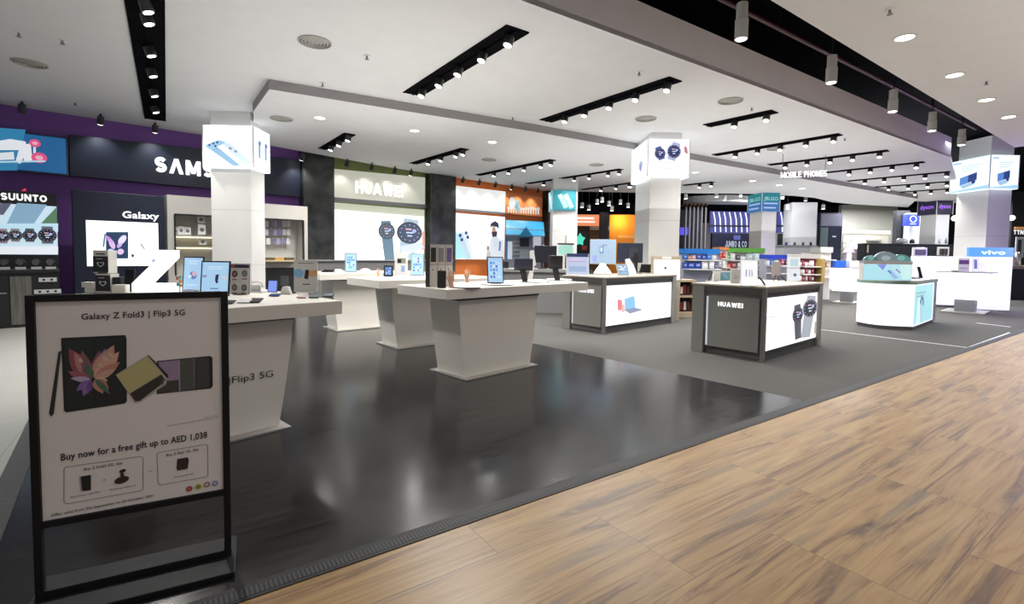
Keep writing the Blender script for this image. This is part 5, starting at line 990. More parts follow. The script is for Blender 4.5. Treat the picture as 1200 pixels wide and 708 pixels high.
for y0, za, zb in ((.30, zB, zA), (-.10, zD_, zC_)):
    b = MB(); b.shell([(-t.w/2, y0-.25, za), (t.w/2, y0-.25, za-.05), (t.w/2, y0+.1, zb-.05), (-t.w/2, y0+.1, zb), (-t.w/2, y0+.1, za), (t.w/2, y0+.1, za-.05)], [(0, 1, 2, 3), (0, 4, 5, 1), (1, 5, 2), (0, 3, 4), (3, 2, 5, 4)], BL); b.build('sloping_roof', t.root)
x, z = t.q(616, 268); b = MB(); b.prism([(x-.25, z-.3), (x+.25, z-.3), (x, z+.05)], -.42, .0, M((.02, .18, .36), .4)); b.build('gable', t.root)
for u0, v0, u1, v1, m in ((609.5, 279, 620, 289, NAVY), (595, 283, 600, 304, E((.7, .78, .9), .8)), (625, 277, 634, 290, E((.6, .62, .7), .8)), (609, 292, 619, 303, M((.35, .4, .42), .4))):
    x0, z1 = t.q(u0, v0); x1, z0 = t.q(u1, v1); b = MB(); b.box(((x0+x1)/2, .08, (z0+z1)/2), (x1-x0, .06, z1-z0), m, bev=.006); b.build('display_panel', t.root)
for v in (283, 288, 293, 298, 303):
    x0, z = t.q(601, v); x1 = t.q(609, v)[0]; b = MB(); b.box(((x0+x1)/2, .05, z), (x1-x0, .12, .02), WHITE); b.build('small_shelf', t.root)
x0, z = t.q(592, 300); b = MB(); b.box((-t.w/2+.03, .2, t.h*.38), (.06, .6, t.h*.76), M((.04, .20, .42), .4)); b.build('blue_edge', t.root)
# ================================================================== poster stand in the foreground
PA, PB = at(48, 707), at(267.5, 655); PP_ = Pl((PA.x, PA.y), math.atan2(PB.y-PA.y, PB.x-PA.x)); PWd = (PB-PA).length
r = thing('poster_stand', 'black metal floor stand holding a pale folding phone poster', 'sign stand', PA, PP_.a); L = PP_.L
PT = L(40, 346)[1]; mz0 = L(56, 617)[1]; brz = (L(60, 706)[1]+L(266, 653)[1])/2
STAND = M((.008, .008, .009), .5, spec=.25)
b = MB(); b.box((PWd/2, 0, .011), (PWd+.06, .30, .022), STAND, bev=.004); b.build('base_plate', r)
for x in (0, PWd): b = MB(); b.box((x, 0, PT/2+.01), (.026, .03, PT-.02), STAND, bev=.003); b.build('post', r)
zb_ = (L(57, 617)[1]+L(262, 573)[1])/2
for z in (PT-.012, zb_, .035): b = MB(); b.box((PWd/2, 0, z), (PWd-.026, .026, .026), STAND, bev=.003); b.build('rail', r)
pz0, pz1 = zb_+.012, PT-.024
b = MB(); b.box((PWd/2, .002, (pz0+pz1)/2), (PWd-.028, .008, pz1-pz0), M((.72, .68, .66), .3)); pb = b.build('poster', r)
Q = lambda *uv: [L(*p) for p in uv]
BK, TX = M((.012, .014, .014), .4), M((.02, .02, .025), .5)
b = MB(); y = -.0035
def ptext(st, u0, v0, u1, v1, m=TX, bold=0, hpx=None, h=None):
    (x0, z0), (x1, z1) = L(u0, v0), L(u1, v1); a = math.atan2(z1-z0, x1-x0); b.text(st, x0, z0, h, m, y-.0012, bold=bold, width=math.hypot(x1-x0, z1-z0), align='LEFT', rot=a)
ptext('Galaxy Z Fold3 | Flip3 5G', 96, 374.5, 217, 369, bold=.012, h=.024)
b.build('title_print', r); b = MB()
# open phone with butterfly picture
b.poly(Q((72, 396), (147, 392.5), (148.5, 396), (149, 470), (146.5, 472.5), (78, 483), (75.5, 481)), y-.0008, BK); b.poly(Q((75, 399), (109, 397.5), (111, 477), (79, 480)), y-.001, M((.018, .026, .024), .3)); b.poly(Q((110, 397.5), (145, 396), (146, 468), (112, 477)), y-.001, M((.016, .022, .022), .3))
def petal(c, tip, wd, col, k=0):
    (cx, cz), (tx, tz) = L(*c), L(*tip); d = Vector((tx-cx, tz-cz)); n = Vector((-d.y, d.x))*wd; P = []
    for i in range(13):
        t = i/12; q = Vector((cx, cz))+d*t+n*math.sin(math.pi*t**.8); P.append((q.x, q.y))
    for i in range(11, 0, -1):
        t = i/12; q = Vector((cx, cz))+d*t-n*math.sin(math.pi*t**.8); P.append((q.x, q.y))
    b.poly(P, y-.0014-.0002*k, M(col, .4))
c0 = (107, 445)
for k, (tip, wd, col) in enumerate([((81, 408), .20, (.28, .07, .10)), ((87, 412), .15, (.45, .22, .20)), ((96, 410), .13, (.22, .10, .12)), ((101, 425), .22, (.08, .14, .09)), ((80, 435), .22, (.32, .10, .14)), ((83, 443), .17, (.45, .38, .55)), ((90, 458), .24, (.20, .12, .36)), ((98, 464), .22, (.26, .14, .38)), ((104, 461), .18, (.14, .08, .26))]): petal(c0, tip, wd, col, k)
c0 = (112, 444)
for k, (tip, wd, col) in enumerate([((117, 410), .16, (.24, .08, .10)), ((124, 408), .17, (.22, .14, .40)), ((134, 404), .20, (.55, .30, .22)), ((140, 412), .20, (.62, .36, .26)), ((141, 424), .20, (.50, .22, .16)), ((136, 432), .20, (.55, .33, .26)), ((127, 446), .28, (.62, .42, .36)), ((128, 456), .26, (.45, .18, .12)), ((121, 461), .25, (.50, .24, .16)), ((130, 462), .12, (.06, .14, .10))]): petal(c0, tip, wd, col, k)
for u, v, ru in ((118, 428, .007), (124, 420, .008), (95, 422, .006), (130, 416, .007)):
    x, z = L(u, v); b.disc(x, z, ru, y-.0036, M((.6, .42, .34), .4), ru*1.6, a=.5)
b.poly(Q((69, 412), (72.5, 411), (63.5, 485), (60, 488), (58, 484)), y-.0006, M((.02, .024, .022), .35)); b.poly(Q((71, 411), (72.5, 411), (63.5, 485), (62.5, 486)), y-.0009, M((.06, .065, .06), .3))
# closed yellow phone and wide open phone
b.poly(Q((184, 423), (246, 417), (249, 419), (249.5, 452), (247, 455), (184, 461.5)), y-.0006, BK); b.poly(Q((186, 424), (210, 421.5), (210, 445), (188, 447)), y-.0010, M((.30, .22, .34), .4)); b.poly(Q((186, 447), (210, 445.5), (210, 458), (186, 460)), y-.0010, M((.05, .05, .05), .3)); b.poly(Q((210.5, 421.5), (229, 419.5), (229, 455), (211, 458)), y-.0010, M((.075, .085, .08), .3)); b.poly(Q((229.5, 419.5), (245, 418), (246, 453), (230, 455)), y-.0010, M((.05, .052, .05), .3)); b.poly(Q((209.5, 422), (211, 421.8), (211.5, 458), (210, 458.5)), y-.0013, M((.32, .28, .34), .4)); b.poly(Q((226.5, 420), (229, 420), (229, 455), (227, 455.5)), y-.0013, M((.12, .12, .12), .3))
b.poly(Q((172, 416), (175, 416.5), (198, 440), (196, 444), (186, 438)), y-.0015, BK)
b.poly(Q((136, 439), (170, 418), (174, 417), (196, 443), (195, 450), (164, 470.5), (158, 471)), y-.0018, M((.40, .37, .29), .4)); b.poly(Q((137, 439.5), (172, 418.5), (189, 438), (152, 460.5)), y-.0021, M((.47, .43, .20), .4)); b.poly(Q((152.5, 461), (189.5, 438.5), (193, 444), (191, 449), (164, 469.5), (159, 470)), y-.0024, M((.035, .030, .028), .3))
for u, v in ((192, 445), (190, 449)):
    x, z = L(u, v); b.disc(x, z, .0055, y-.0028, M((.10, .10, .10), .15))
ptext('9 SEPTEMBER', 159, 461.5, 176, 451.5, M((.6, .58, .52), .5), h=.007); ptext('TUE 10:00', 161, 464.5, 175, 456.5, M((.5, .48, .44), .5), h=.006)
b.build('phone_picture', r); b = MB()
ptext('Warranty service terms apply in participating stores only', 196, 499.5, 256, 489, h=.005); ptext('Images for illustration', 240, 489.5, 256, 487, h=.004)
ptext('Buy now for a free gift up to AED 1,038', 72, 539.5, 243, 512.5, bold=.018, h=.027)
b.build('offer_print', r); b = MB()
def rbox(*uv):
    P = Q(*uv); n = len(P)
    for i in range(n):
        a, c = Vector(P[i]), Vector(P[(i+1) % n]); d = (c-a).normalized(); nn = Vector((-d.y, d.x))*.0008; b.poly([tuple(a-nn), tuple(c-nn), tuple(c+nn), tuple(a+nn)], y-.0012, TX)
rbox((75.5, 549), (78, 547), (165, 534.5), (168, 536.5), (168, 572), (166, 574.5), (79, 590), (75.5, 588.5)); rbox((184, 532.5), (186, 530), (241, 520.5), (243.5, 522), (244, 556), (242, 558.5), (188, 568), (185.5, 566))
ptext('Buy Z Fold3 5G, Get', 99, 551, 144, 543.5, bold=.01, h=.0105); ptext('Buy Z Flip3 5G, Get', 195.5, 534.5, 233, 527.5, bold=.01, h=.0105)
b.poly(Q((95, 558), (107, 556), (107, 574), (97, 575)), y-.0014, BK); b.poly(Q((93.5, 558), (95, 558), (96.5, 575), (95, 575)), y-.0014, M((.3, .3, .3), .4))
ptext('+', 121, 563.5, 124, 563, bold=.02, h=.008); ptext('or', 174.5, 553, 179.5, 551.8, h=.007)
for cu, cv, ru, rv in ((143, 562, .024, .014), (144, 551.5, .011, .007), (143.5, 556, .006, .009)):
    x, z = L(cu, cv); b.disc(x, z, ru, y-.0015, M((.035, .02, .02), .4), rv, a=.2)
b.poly(Q((208, 537.5), (220, 535.5), (221.5, 539), (220, 549), (208, 551), (207, 548)), y-.0014, M((.035, .02, .02), .4))
ptext('360 Cover with Pen', 83, 583.5, 118, 576.5, h=.0065); ptext('Samsung Watch 4', 129, 574.5, 159, 569, h=.0065); ptext('Galaxy Buds2', 204, 559.5, 227, 555.5, h=.0065)
b.build('gift_picture', r); b = MB()
ptext('Offer valid from 9th September to 20 October 2021', 60.5, 605, 180, 581.5, bold=.005, h=.0105); ptext('Terms and conditions apply while stocks last in store', 61, 610, 165, 590, h=.005)
b.build('small_print', r); b = MB()
for u, v, c1_, c2_ in ((222, 572.5, (.35, .04, .03), (.5, .12, .1)), (232.5, 570, (.42, .38, .04), (.15, .25, .05)), (242.5, 567.5, (.30, .12, .10), (.55, .5, .48)), (252, 566, (.16, .24, .45), (.4, .45, .55))):
    x, z = L(u, v); b.disc(x, z, .0115, y-.0014, M(c1_, .4)); b.disc(x, z, .0065, y-.0018, M(c2_, .4), n=12)
b.build('round_badges', r)
# ================================================================== shops, shelves and goods in the background
class BG:
    """a block facing the camera at distance d, spanning the pixels (u0,v0)-(u1,v1)"""
    def __init__(s, name, label, cat, u0, v0, u1, v1, d, rz=CA, floor=False, group=None, kind=None):
        a, c = deep(u0, v1, d), deep(u1, v1, d); m_ = (a+c)/2; s.k = F/d; s.w = (u1-u0)/s.k
        zt = (deep((u0+u1)/2, v0, d)).z; zb = 0 if floor else m_.z
        s.h = zt-zb; s.u = (u0+u1)/2; s.v = v0; s.root = thing(name, label, cat, (m_.x, m_.y, zb), rz, group)
    def x(s, u): return (u-s.u)/s.k
    def z(s, v): return s.h-(v-s.v)/s.k
    def box(s, part, u0, v0, u1, v1, m, y=-.02, th=.04, bev=0):
        b = MB(); x0, x1, z0, z1 = s.x(u0), s.x(u1), s.z(v1), s.z(v0); b.box(((x0+x1)/2, y+th/2, (z0+z1)/2), (x1-x0, th, z1-z0), m, bev=bev); return b.build(part, s.root)
    def body(s, part, m, th, bev=.01):
        b = MB(); b.box((0, th/2, s.h/2), (s.w, th, s.h), m, bev=bev); return b.build(part, s.root)
def simple(name, label, cat, u0, v0, u1, v1, d, m, th, part='body', floor=False, group=None):
    g = BG(name, label, cat, u0, v0, u1, v1, d, floor=floor, group=group); g.body(part, m, th); return g
# far walls
def farwall(name, u0, u1, d, z0, z1, m, th=.3):
    a, c = deep(u0, 300, d), deep(u1, 300, d); mid = (a+c)/2; b = MB(); b.box((0, th/2, (z0+z1)/2), ((a-c).length, th, z1-z0), m); return tag(b.build(name, None, (mid.x, mid.y, 0), CA), kind='structure')
farwall('wall_far', 630, 1260, 37, 0, 5.15, noisy('far_wall_paint', (.030, .030, .034), (.04, .04, .044), 2, .9))
farwall('wall_far', 796, 990, 33, 0, 3.55, noisy('pale_far_wall', (.48, .46, .44), (.52, .50, .47), 2, .8))
farwall('wall_far', 984, 1049, 30, 0, 4.55, noisy('cream_far_wall', (.50, .48, .40), (.54, .52, .44), 2, .8))
# orange shop
g = simple('shop_sign', 'orange lit shop sign with two white lines between two columns', 'sign', 666, 251.5, 702, 264.5, 22, E((.95, .30, .12), 1), .2)
for u0, v0, u1, v1 in ((672, 254.5, 696, 257), (671, 259, 697, 261)): g.box('lettering_line', u0, v0, u1, v1, E((1, .85, .8), 1.2), -.02, .03)
simple('shop_pier', 'dark brown shop pier right of the orange lit sign', 'pier', 702.5, 249, 712, 300, 22.3, M((.03, .02, .02), .5), .25, floor=True)
g = simple('storefront', 'dark shop front with a glowing teal figure below the orange sign', 'shop front', 666, 265.5, 690, 320, 22.6, M((.02, .02, .018), .5), .4, floor=True)
x, z = g.x(678.5), g.z(281); b = MB(); P = []
for i in range(10): rr_ = (6.5 if i % 2 == 0 else 4)/g.k; P.append((x+rr_*math.cos(i*math.pi/5+.3), z+rr_*1.2*math.sin(i*math.pi/5+.3)))
b.prism(P, -.10, -.04, E((.10, .80, .60), 1.1)); b.build('teal_figure', g.root); g.box('red_ornament', 681, 288, 687, 293, M((.6, .08, .03), .5), -.06, .05); g.box('top_frame', 666, 266, 690, 268.5, BLACK, -.05, .05)
g = simple('wall_block', 'brown wall block with white ledge left of the yellow lit wall', 'wall panel', 690, 266, 713, 320, 23.3, M((.20, .10, .03), .6), .3, floor=True); g.box('white_ledge', 690, 265, 713, 270, M((.7, .6, .5), .5), -.1, .12)
g = simple('lit_shop_wall', 'yellow-orange lit shop wall with a bright spot, left of the watch column', 'shop front', 713, 252, 752, 322, 24, M((.85, .30, .02), .6), .3, floor=True)
g.box('lettering_line', 723, 276, 742, 279, M((.9, .5, .2), .5), -.02, .03)
l = bpy.data.lights.new('shop_lamp', 'POINT'); l.energy = 60; l.color = (1, .72, .25); l.shadow_soft_size = .05; o = bpy.data.objects.new('shop_lamp', l); COL.objects.link(o); o.parent = g.root; o.location = (g.x(724), -.55, g.z(259))
for i, (u, v) in enumerate([(682, 243), (690, 246), (699.7, 239), (705.5, 236.5), (713.7, 241), (717, 247), (727, 239), (736, 243)]):
    p = deep(u, v, 19.5+.3*i); r = thing('pendant_light', 'small white cylinder lamp in the black ceiling above the orange shop', 'lamp', p, 0, 'small cylinder lamps above the orange shop'); hh = 5.5*19.5/F
    b = MB(); b.cyl((0, 0, 0), (0, 0, hh), .07, M((.6, .6, .58), .5), 12); b.build('shade', r); b = MB(); b.cyl((0, 0, 0), (0, 0, -.008), .06, LENS, 12); b.build('lens', r); b = MB(); b.cyl((0, 0, hh), (0, 0, 5.2-p.z), .01, SATIN, 6); b.build('rod', r)
# slatted pergola, neon panel, navy board
g = BG('slat_pergola', 'dark blue booth behind pale upright slats with brown top beams', 'booth', 800, 240, 828, 292, 26, floor=True)
b = MB(); b.box((0, .7, g.h/2-.1), (g.w, .1, g.h-.25), M((.012, .012, .04), .5)); b.build('back_panel', g.root)
for i in range(6): g.box('slat', 802+i*4.6, 243, 803.5+i*4.6, 310, M((.34, .31, .30), .5), -.03, .12)
for i in range(6): b = MB(); b.box((g.x(802.7+i*4.6), .3, g.h), (.07, .9, .10), M((.22, .10, .04), .6)); b.build('beam', g.root)
g.box('blue_screen', 801, 266, 811, 275, E((.12, .10, .85), 1), .62, .05)
b = MB(); c0 = deep(842, 240, 27); rad = 4.0; P = []
for i in range(25):
    t_ = math.pi*i/24; P.append((rad*math.cos(t_)*.46, -rad*.35*math.sin(t_)))
b.slab(P+[(-rad*.46, .3), (rad*.46, .3)], 0, .32, CEILW); b.build('curved_canopy', None, (c0.x, c0.y, 4.2), CA)
tag(bpy.data.objects['curved_canopy'], 'pale curved ceiling canopy above the blue neon panel', 'canopy')
for u0, u1, n, lab in ((832, 879.5, 7, 'purple-blue panel with seven slanted white neon tubes, left of the far column'), (910.5, 924, 2, 'narrow purple-blue panel with slanted neon tubes, right of the far column')):
    g = simple('neon_panel', lab, 'light panel', u0, 248, u1, 273, 27.5, E((.10, .10, .40), .6), .15, 'panel')
    for i in range(n):
        u = u0+3+i*(u1-u0-4)/n; b = MB(); b.tube([(g.x(u), -.03, g.z(249)), (g.x(u+1.8), -.05, g.z(257)), (g.x(u+3), -.03, g.z(272))], .026, E((.75, .85, 1), 2.0), 6); b.build('neon_tube', g.root)
    g.box('dark_rail', u0-3, 264, u1, 266, BLACK, -.12, .08)
g = simple('shop_board', 'dark navy board with pale lettering below the blue neon panel', 'sign', 833, 273.5, 879, 320, 27.2, M((.008, .010, .04), .4), .2, floor=True)
b = MB(); b.caps('JUMBO & CO', g.x(861), g.z(289.5), 7/g.k, E((.60, .63, .75), .9), -.02, t=.18, width=25/g.k); b.rect(g.x(858), g.z(281), g.x(866), g.z(276), -.02, E((.1, .12, .4), 1)); b.build('lettering', g.root)
simple('dark_door', 'narrow black door right of the far middle column', 'door', 910.5, 274, 916, 320, 26.5, BLACK, .1, floor=True)
b = MB(); c0 = deep(941, 290, 24.5); b.box((0, .55, 2.03), (1.15, 1.1, 4.06), COLM); tag(b.build('column', None, (c0.x, c0.y, 0), CRZ-R(12)), kind='structure')
g = BG('door_unit', 'dark navy door unit with grey upper panel, right of the wide far column', 'door', 958, 250, 984.5, 320, 26.5, floor=True)
g.body('frame', M((.02, .022, .05), .4), .2); g.box('upper_panel', 959, 251, 984, 265, M((.20, .19, .25), .5), -.03, .03); g.box('glass_leaf', 959, 267, 968, 290, M((.10, .15, .15), .15), -.03, .03); g.box('dark_leaf', 969, 267, 983.5, 290, M((.008, .012, .035), .3), -.03, .03); g.box('small_plate', 973, 276.5, 977, 278, WHITE, -.05, .02)
for i, (u, v) in enumerate([(803.6, 233), (839.5, 231), (849, 234.5), (868, 230.5), (917, 233), (923, 245), (944, 235.5), (964.5, 245)]):
    p = deep(u, v, 23+.3*i); r = thing('pendant_light', 'small white cylinder lamp in the far black ceiling beyond the hanging letters', 'lamp', p, 0, 'small cylinder lamps in the far black ceiling'); hh = 5.5*23/F
    b = MB(); b.cyl((0, 0, 0), (0, 0, hh), .08, M((.6, .6, .58), .5), 12); b.build('shade', r); b = MB(); b.cyl((0, 0, 0), (0, 0, -.008), .065, LENS, 12); b.build('lens', r); b = MB(); b.cyl((0, 0, hh), (0, 0, 5.2-p.z), .01, SATIN, 6); b.build('rod', r)
# cream wall shop and the blue sign
g = BG('lit_wall_shelf', 'long glowing wall shelf on the cream far wall', 'shelf', 988, 270, 1041, 292, 29); g.box('back_board', 988, 274, 1041, 292, M((.48, .45, .36), .6), .0, .1)
for a, c in ((988, 1013), (1015, 1041)): g.box('light_strip', a, 270.3, c, 274, E((1, .98, .88), 2.2), -.10, .12)
for a, c, v in ((1014, 1030, 281), (1014, 1030, 286)): g.box('shelf', a, v, c, v+1.5, M((.25, .24, .22), .5), -.2, .25)
b = MB(); rr = random.Random(5); g = BG('potted_plant', 'leafy dark green plant before the cream far wall', 'plant', 986, 276, 998, 300, 27.5, floor=True)
b.lathe([(.14, 0), (.2, .5), (.17, .5), (0, .45)], WMAT); b.build('pot', g.root); b = MB()
for i in range(90):
    t_, h_ = rr.uniform(0, 6.28), rr.uniform(.3, 1); q = Vector((math.cos(t_)*.28*h_, math.sin(t_)*.28*h_, .5+(g.h-.5)*rr.uniform(.2, 1))); n_ = Vector((rr.uniform(-1, 1), rr.uniform(-1, 1), rr.uniform(-.3, 1))).normalized()*.13; s_ = n_.orthogonal().normalized()*.035
    b.face([q-n_, q+s_, q+n_, q-s_], M((.07, .10, .05), .6))
b.build('foliage', g.root)
b2 = BG('wood_partition', 'dark wooden partition left of the small blue sign', 'wall panel', 1048, 247, 1063, 320, 27, floor=True); b2.body('panel', M((.015, .014, .016), .4), .3)
g = BG('grey_pier', 'pale grey pier carrying the small blue sign', 'pier', 1063, 250, 1078, 320, 26.5, floor=True); g.body('pier_body', M((.42, .42, .43), .5), .4)
g = BG('blue_sign', 'small bright blue square sign with white ring emblem', 'sign', 1061, 251, 1077.5, 265, 26); g.body('lit_body', E((.03, .06, .75), 1.1), .2)
b = MB(); b.lathe([(3.2/g.k, 0), (4/g.k, 0), (4/g.k, .03), (3.2/g.k, .03), (3.2/g.k, 0)], E((.6, .75, 1), 1.1)); o = b.build('ring_emblem', g.root, (0, -.01, g.z(257))); o.rotation_euler.x = math.pi/2; g.box('caption_line', 1066, 262, 1073, 263, E((.6, .75, 1), 1), -.02, .02)
g = BG('dark_shelf_unit', 'long low black shelf unit with pictures, behind the low white partition', 'shelf unit', 1012, 286.5, 1131, 330, 22, floor=True); g.body('carcass', M((.012, .013, .018), .4), .5); g.box('top_board', 1011, 286, 1132, 287.5, SATIN, -.03, .5)
g.box('picture_board', 1095, 289, 1109, 299, M((.60, .56, .50), .5), -.05, .04)
for u in (1099, 1102, 1105.5): g.box('dark_bottle', u-1, 291, u+1, 298, M((.05, .04, .05), .4), -.10, .05)
g.box('pale_stick', 1013.5, 288, 1015, 297, M((.7, .6, .4), .5), -.06, .04)
for i, (u, hp, wp) in enumerate([(1061, 6, 12), (1073, 5, 5), (1104, 7, 4), (1112, 7, 4)]):
    q = BG('shelf_goods', ['silver appliance on the left of the long black shelf unit', 'dark round appliance next to the silver one on the black shelf unit', 'first clear jar on the right of the black shelf unit', 'second clear jar on the right of the black shelf unit'][i], 'appliance', u-wp/2, 285.2-hp, u+wp/2, 285.2, 21.9); b = MB(); b.lathe([(0, 0), (q.w/2, 0), (q.w*.5, q.h*.6), (q.w*.3, q.h), (0, q.h)], M([(.45, .45, .48), (.03, .03, .03), (.5, .52, .55), (.3, .3, .33)][i], .25), (0, .2, 0), 14); b.build('body', q.root)
q = BG('picture_frame', 'white picture frame with dark picture on the low white partition', 'picture', 1069.5, 290, 1086.5, 300.5, 14); q.body('frame', WHITE, .04); q.box('picture', 1072, 292.5, 1084.5, 299, M((.04, .05, .05), .4), -.012, .01)
# dark shop at the right edge
g = BG('dark_shop', 'dark shop front with white letters at the right edge behind the column', 'shop front', 1181, 225, 1230, 330, 25, floor=True); g.body('wall', M((.012, .012, .014), .5), .3)
b = MB(); b.caps('TTN.', g.x(1190), g.z(275), 5/g.k, E((1, 1, 1), 1.4), -.03, width=13/g.k); b.build('lettering', g.root); g.box('wood_beam', 1183, 266.5, 1225, 269, E((.55, .25, .08), .9), -.15, .1)
for u in (1189, 1197): g.box('white_arch', u-3.5, 278, u+3.5, 302, M((.55, .55, .55), .5), -.10, .05); g.box('arch_opening', u-2, 281, u+2, 302, M((.03, .03, .035), .5), -.13, .05)
g = BG('shop_counter', 'navy shop counter with wooden top at the right edge', 'counter', 1183, 312, 1230, 346, 17, floor=True); g.body('front', M((.012, .012, .03), .4), .6); g.box('wooden_top', 1182, 311.5, 1231, 315.5, M((.42, .34, .26), .4), -.04, .7); 
for i, u in enumerate((1190, 1197)):
    q = BG('jug', ['silver jug on the wooden counter top at the right edge, left one', 'silver jug on the wooden counter top at the right edge, right one'][i], 'jug', u-3, 295.5, u+3, 311, 17.2); b = MB(); b.lathe([(0, 0), (q.w*.5, 0), (q.w*.5, q.h*.6), (q.w*.25, q.h), (0, q.h)], M((.6, .6, .62), .2, .6), (0, .15, 0), 16); b.build('body', q.root)
for u, v, dd_, lab in ((1119, 256, 24.6, 'round white glowing wall lamp left of the rightmost column'), (1185.5, 255.5, 24.7, 'round white glowing wall lamp right of the rightmost column')):
    q = deep(u, v, dd_); b = MB(); b.lathe([(0, -.14), (.10, -.11), (.15, 0), (.10, .11), (0, .14)], E((1, 1, 1), 2), (0, 0, 0), 16); tag(b.build('globe_lamp', None, q), label=lab, cat='lamp')
# low shelves and goods between the counters and the far shops
g = BG('goods_shelf', 'low beige shelf with pink cartons, seen between the white table and laptop counter', 'shelf', 634, 330, 657, 361, 13, floor=True)
g.body('back_board', M((.55, .47, .36), .6), .05)
for v in (333, 346.5, 359): g.box('shelf_board', 634, v, 657, v+2, M((.60, .52, .40), .5), -.35, .4)
for i, u in enumerate((637.5, 642, 646.5, 652)):
    q = BG('carton', ['pink carton leftmost on the low beige shelf', 'white carton second on the low beige shelf', 'dark pink carton third on the low beige shelf', 'white carton rightmost on the low beige shelf'][i], 'carton', u-2, 340, u+2, 346.4, 12.8); q.body('carton_body', M([(.55, .2, .25), (.75, .72, .7), (.35, .08, .12), (.7, .6, .6)][i], .5), .12)
p = at(799, 370.5, 0); d_ = (p-CAM).dot(_f)
g = BG('goods_shelf', 'wooden floor shelf with dark red goods beside the laptop counter', 'shelf', 788, 328, 809, 370.5, d_, floor=True)
WOOD = noisy('light_wood', (.42, .33, .22), (.52, .42, .30), 4, .5, sc3=(1, 1, 8))
g.body('back_board', M((.05, .02, .02), .6), .04)
for u0, u1 in ((786.5, 788.5), (807.5, 809.5)): g.box('side_panel', u0, 328, u1, 370.5, WOOD, -.28, .32)
for v in (327, 345, 364): g.box('shelf_board', 788, v, 808, v+(2.5 if v < 360 else 6.5), WOOD, -.28, .30)
rr = random.Random(9)
for v, n in ((344.8, 4), (363.8, 4)):
    for i in range(n):
        u = 794.6+i*4.0; q = BG('goods_pack', 'dark red or white goods pack on the wooden floor shelf beside the laptop counter', 'carton', u-1.6, v-.4-rr.uniform(7, 11), u+1.6, v-.4, d_-.2, group='packs on the wooden floor shelf'); q.body('carton_body', M(rr.choice([(.20, .02, .03), (.65, .62, .6), (.30, .03, .04), (.12, .02, .03)]), .5), .10)
g = BG('back_counter', 'grey service counter behind the nearest white table', 'counter', 588, 318, 684, 350, 11.2, floor=True); g.body('front', M((.22, .22, .215), .5), .6); g.box('counter_top', 586, 315.5, 686, 319, M((.32, .32, .31), .4), -.05, .7)
zbc = deep(635, 315.4, 11.2).z+.004
q = BG('monitor', 'black monitor back on the grey service counter', 'monitor', 626, 289, 652, 316, 11.4); q.root.location.z = zbc; q.box('housing', 626, 289, 652, 309, M((.015, .017, .025), .4), .0, .05, .01); q.box('post', 634, 307, 636, 315.5, SATIN, .03, .05); q.box('foot', 630, 315, 641, 316, SATIN, -.05, .2)
q = BG('mint_sign', 'mint green small sign board on the grey service counter, by the toothbrush-picture column', 'sign', 653, 286, 672, 316, 11.8); q.root.location.z = zbc; q.box('board', 654, 288.5, 671, 300, E((.45, .80, .68), .9), 0, .03); q.box('dark_bar', 653, 286.5, 672, 288.3, DGREY, -.01, .05); q.box('post', 662, 300, 663.5, 316, SATIN, 0, .04); q.box('antenna', 662, 277, 662.8, 287, SATIN, .01, .02)
q = BG('cable_box', 'black device at the left of the grey service counter', 'device', 590, 308, 596, 316, 11.3); q.root.location.z = zbc; q.body('housing', BLACK, .15)
g = BG('column_display', 'beige framed white lit display in front of the watch light box column', 'display', 764, 300, 797.5, 330, 10.15, floor=True)
g.body('stand', M((.45, .38, .28), .5), .12); g.box('lit_panel', 766, 304.5, 796, 328, E((.97, .97, 1), 1.4), -.015, .03); g.box('white_label', 775.5, 301, 785.5, 303.3, E((1, 1, 1), 1.2), -.01, .02)
b = MB(); b.disc(g.x(779), g.z(314), .03, -.018, GREY, n=10); b.rect(g.x(778.3), g.z(320), g.x(779), g.z(314), -.018, M((.5, .5, .5), .5)); b.build('small_print', g.root)
def gondola(label, u0, u1, vt, d, top, body, vtop2=None, sh=()):
    g = BG('gondola', label, 'display unit', u0, vt, u1, 345, d, floor=True); g.body('body', body, .5)
    g.box('heading_board', u0-.5, vt-.3, u1+.5, vtop2 or vt+6, top, -.06, .55)
    for v in sh: g.box('shelf_board', u0, v, u1, v+1, WHITE, -.28, .30)
    return g
def goods(label, group, items, d, v):
    for u, wp, hp, c in items:
        q = BG('product_box', label, 'box', u-wp/2, v-hp, u+wp/2, v, d, group=group); q.body('box_body', M(c, .4), .12)
        if hp > 3 and wp > 2: q.box('label_print', u-wp*.3, v-hp*.75, u+wp*.3, v-hp*.4, M((min(1, c[0]+.3), min(1, c[1]+.3), min(1, c[2]+.3)), .5), -.008, .01)
BL1, BL2, WH, RD, GN = (.02, .16, .55), (.015, .06, .35), (.75, .75, .76), (.55, .06, .03), (.10, .35, .05)
gondola('blue-topped display unit right of the watch light box column', 800, 841, 292, 15.5, M((.02, .22, .65), .4), M((.30, .32, .40), .5), 297.5, (304.5, 315))
goods('small product box on the upper shelf of the blue-topped display unit', 'boxes on the upper shelf of the blue-topped unit', [(803, 4, 6, BL1), (808, 4, 4, (.5, .25, .22)), (813, 5, 5, (.6, .35, .32)), (819, 5, 6, BL2), (825, 5, 5.5, BL2), (831, 5, 6, BL1), (837, 5, 5, WH)], 15.2, 304.3)
goods('small product box on the lower shelf of the blue-topped display unit', 'boxes on the lower shelf of the blue-topped unit', [(803, 5, 7, BL2), (810, 8, 7, BL2), (818, 7, 7, BL2), (826, 7, 7.5, WH), (834, 6, 8, WH), (839, 3, 5, (.1, .1, .2))], 15.2, 314.8)
gondola('pale display unit with red goods between the blue-topped and green-topped units', 841, 851, 290, 15.8, M((.75, .30, .08), .5), M((.60, .55, .52), .5), 293, (303, 313))
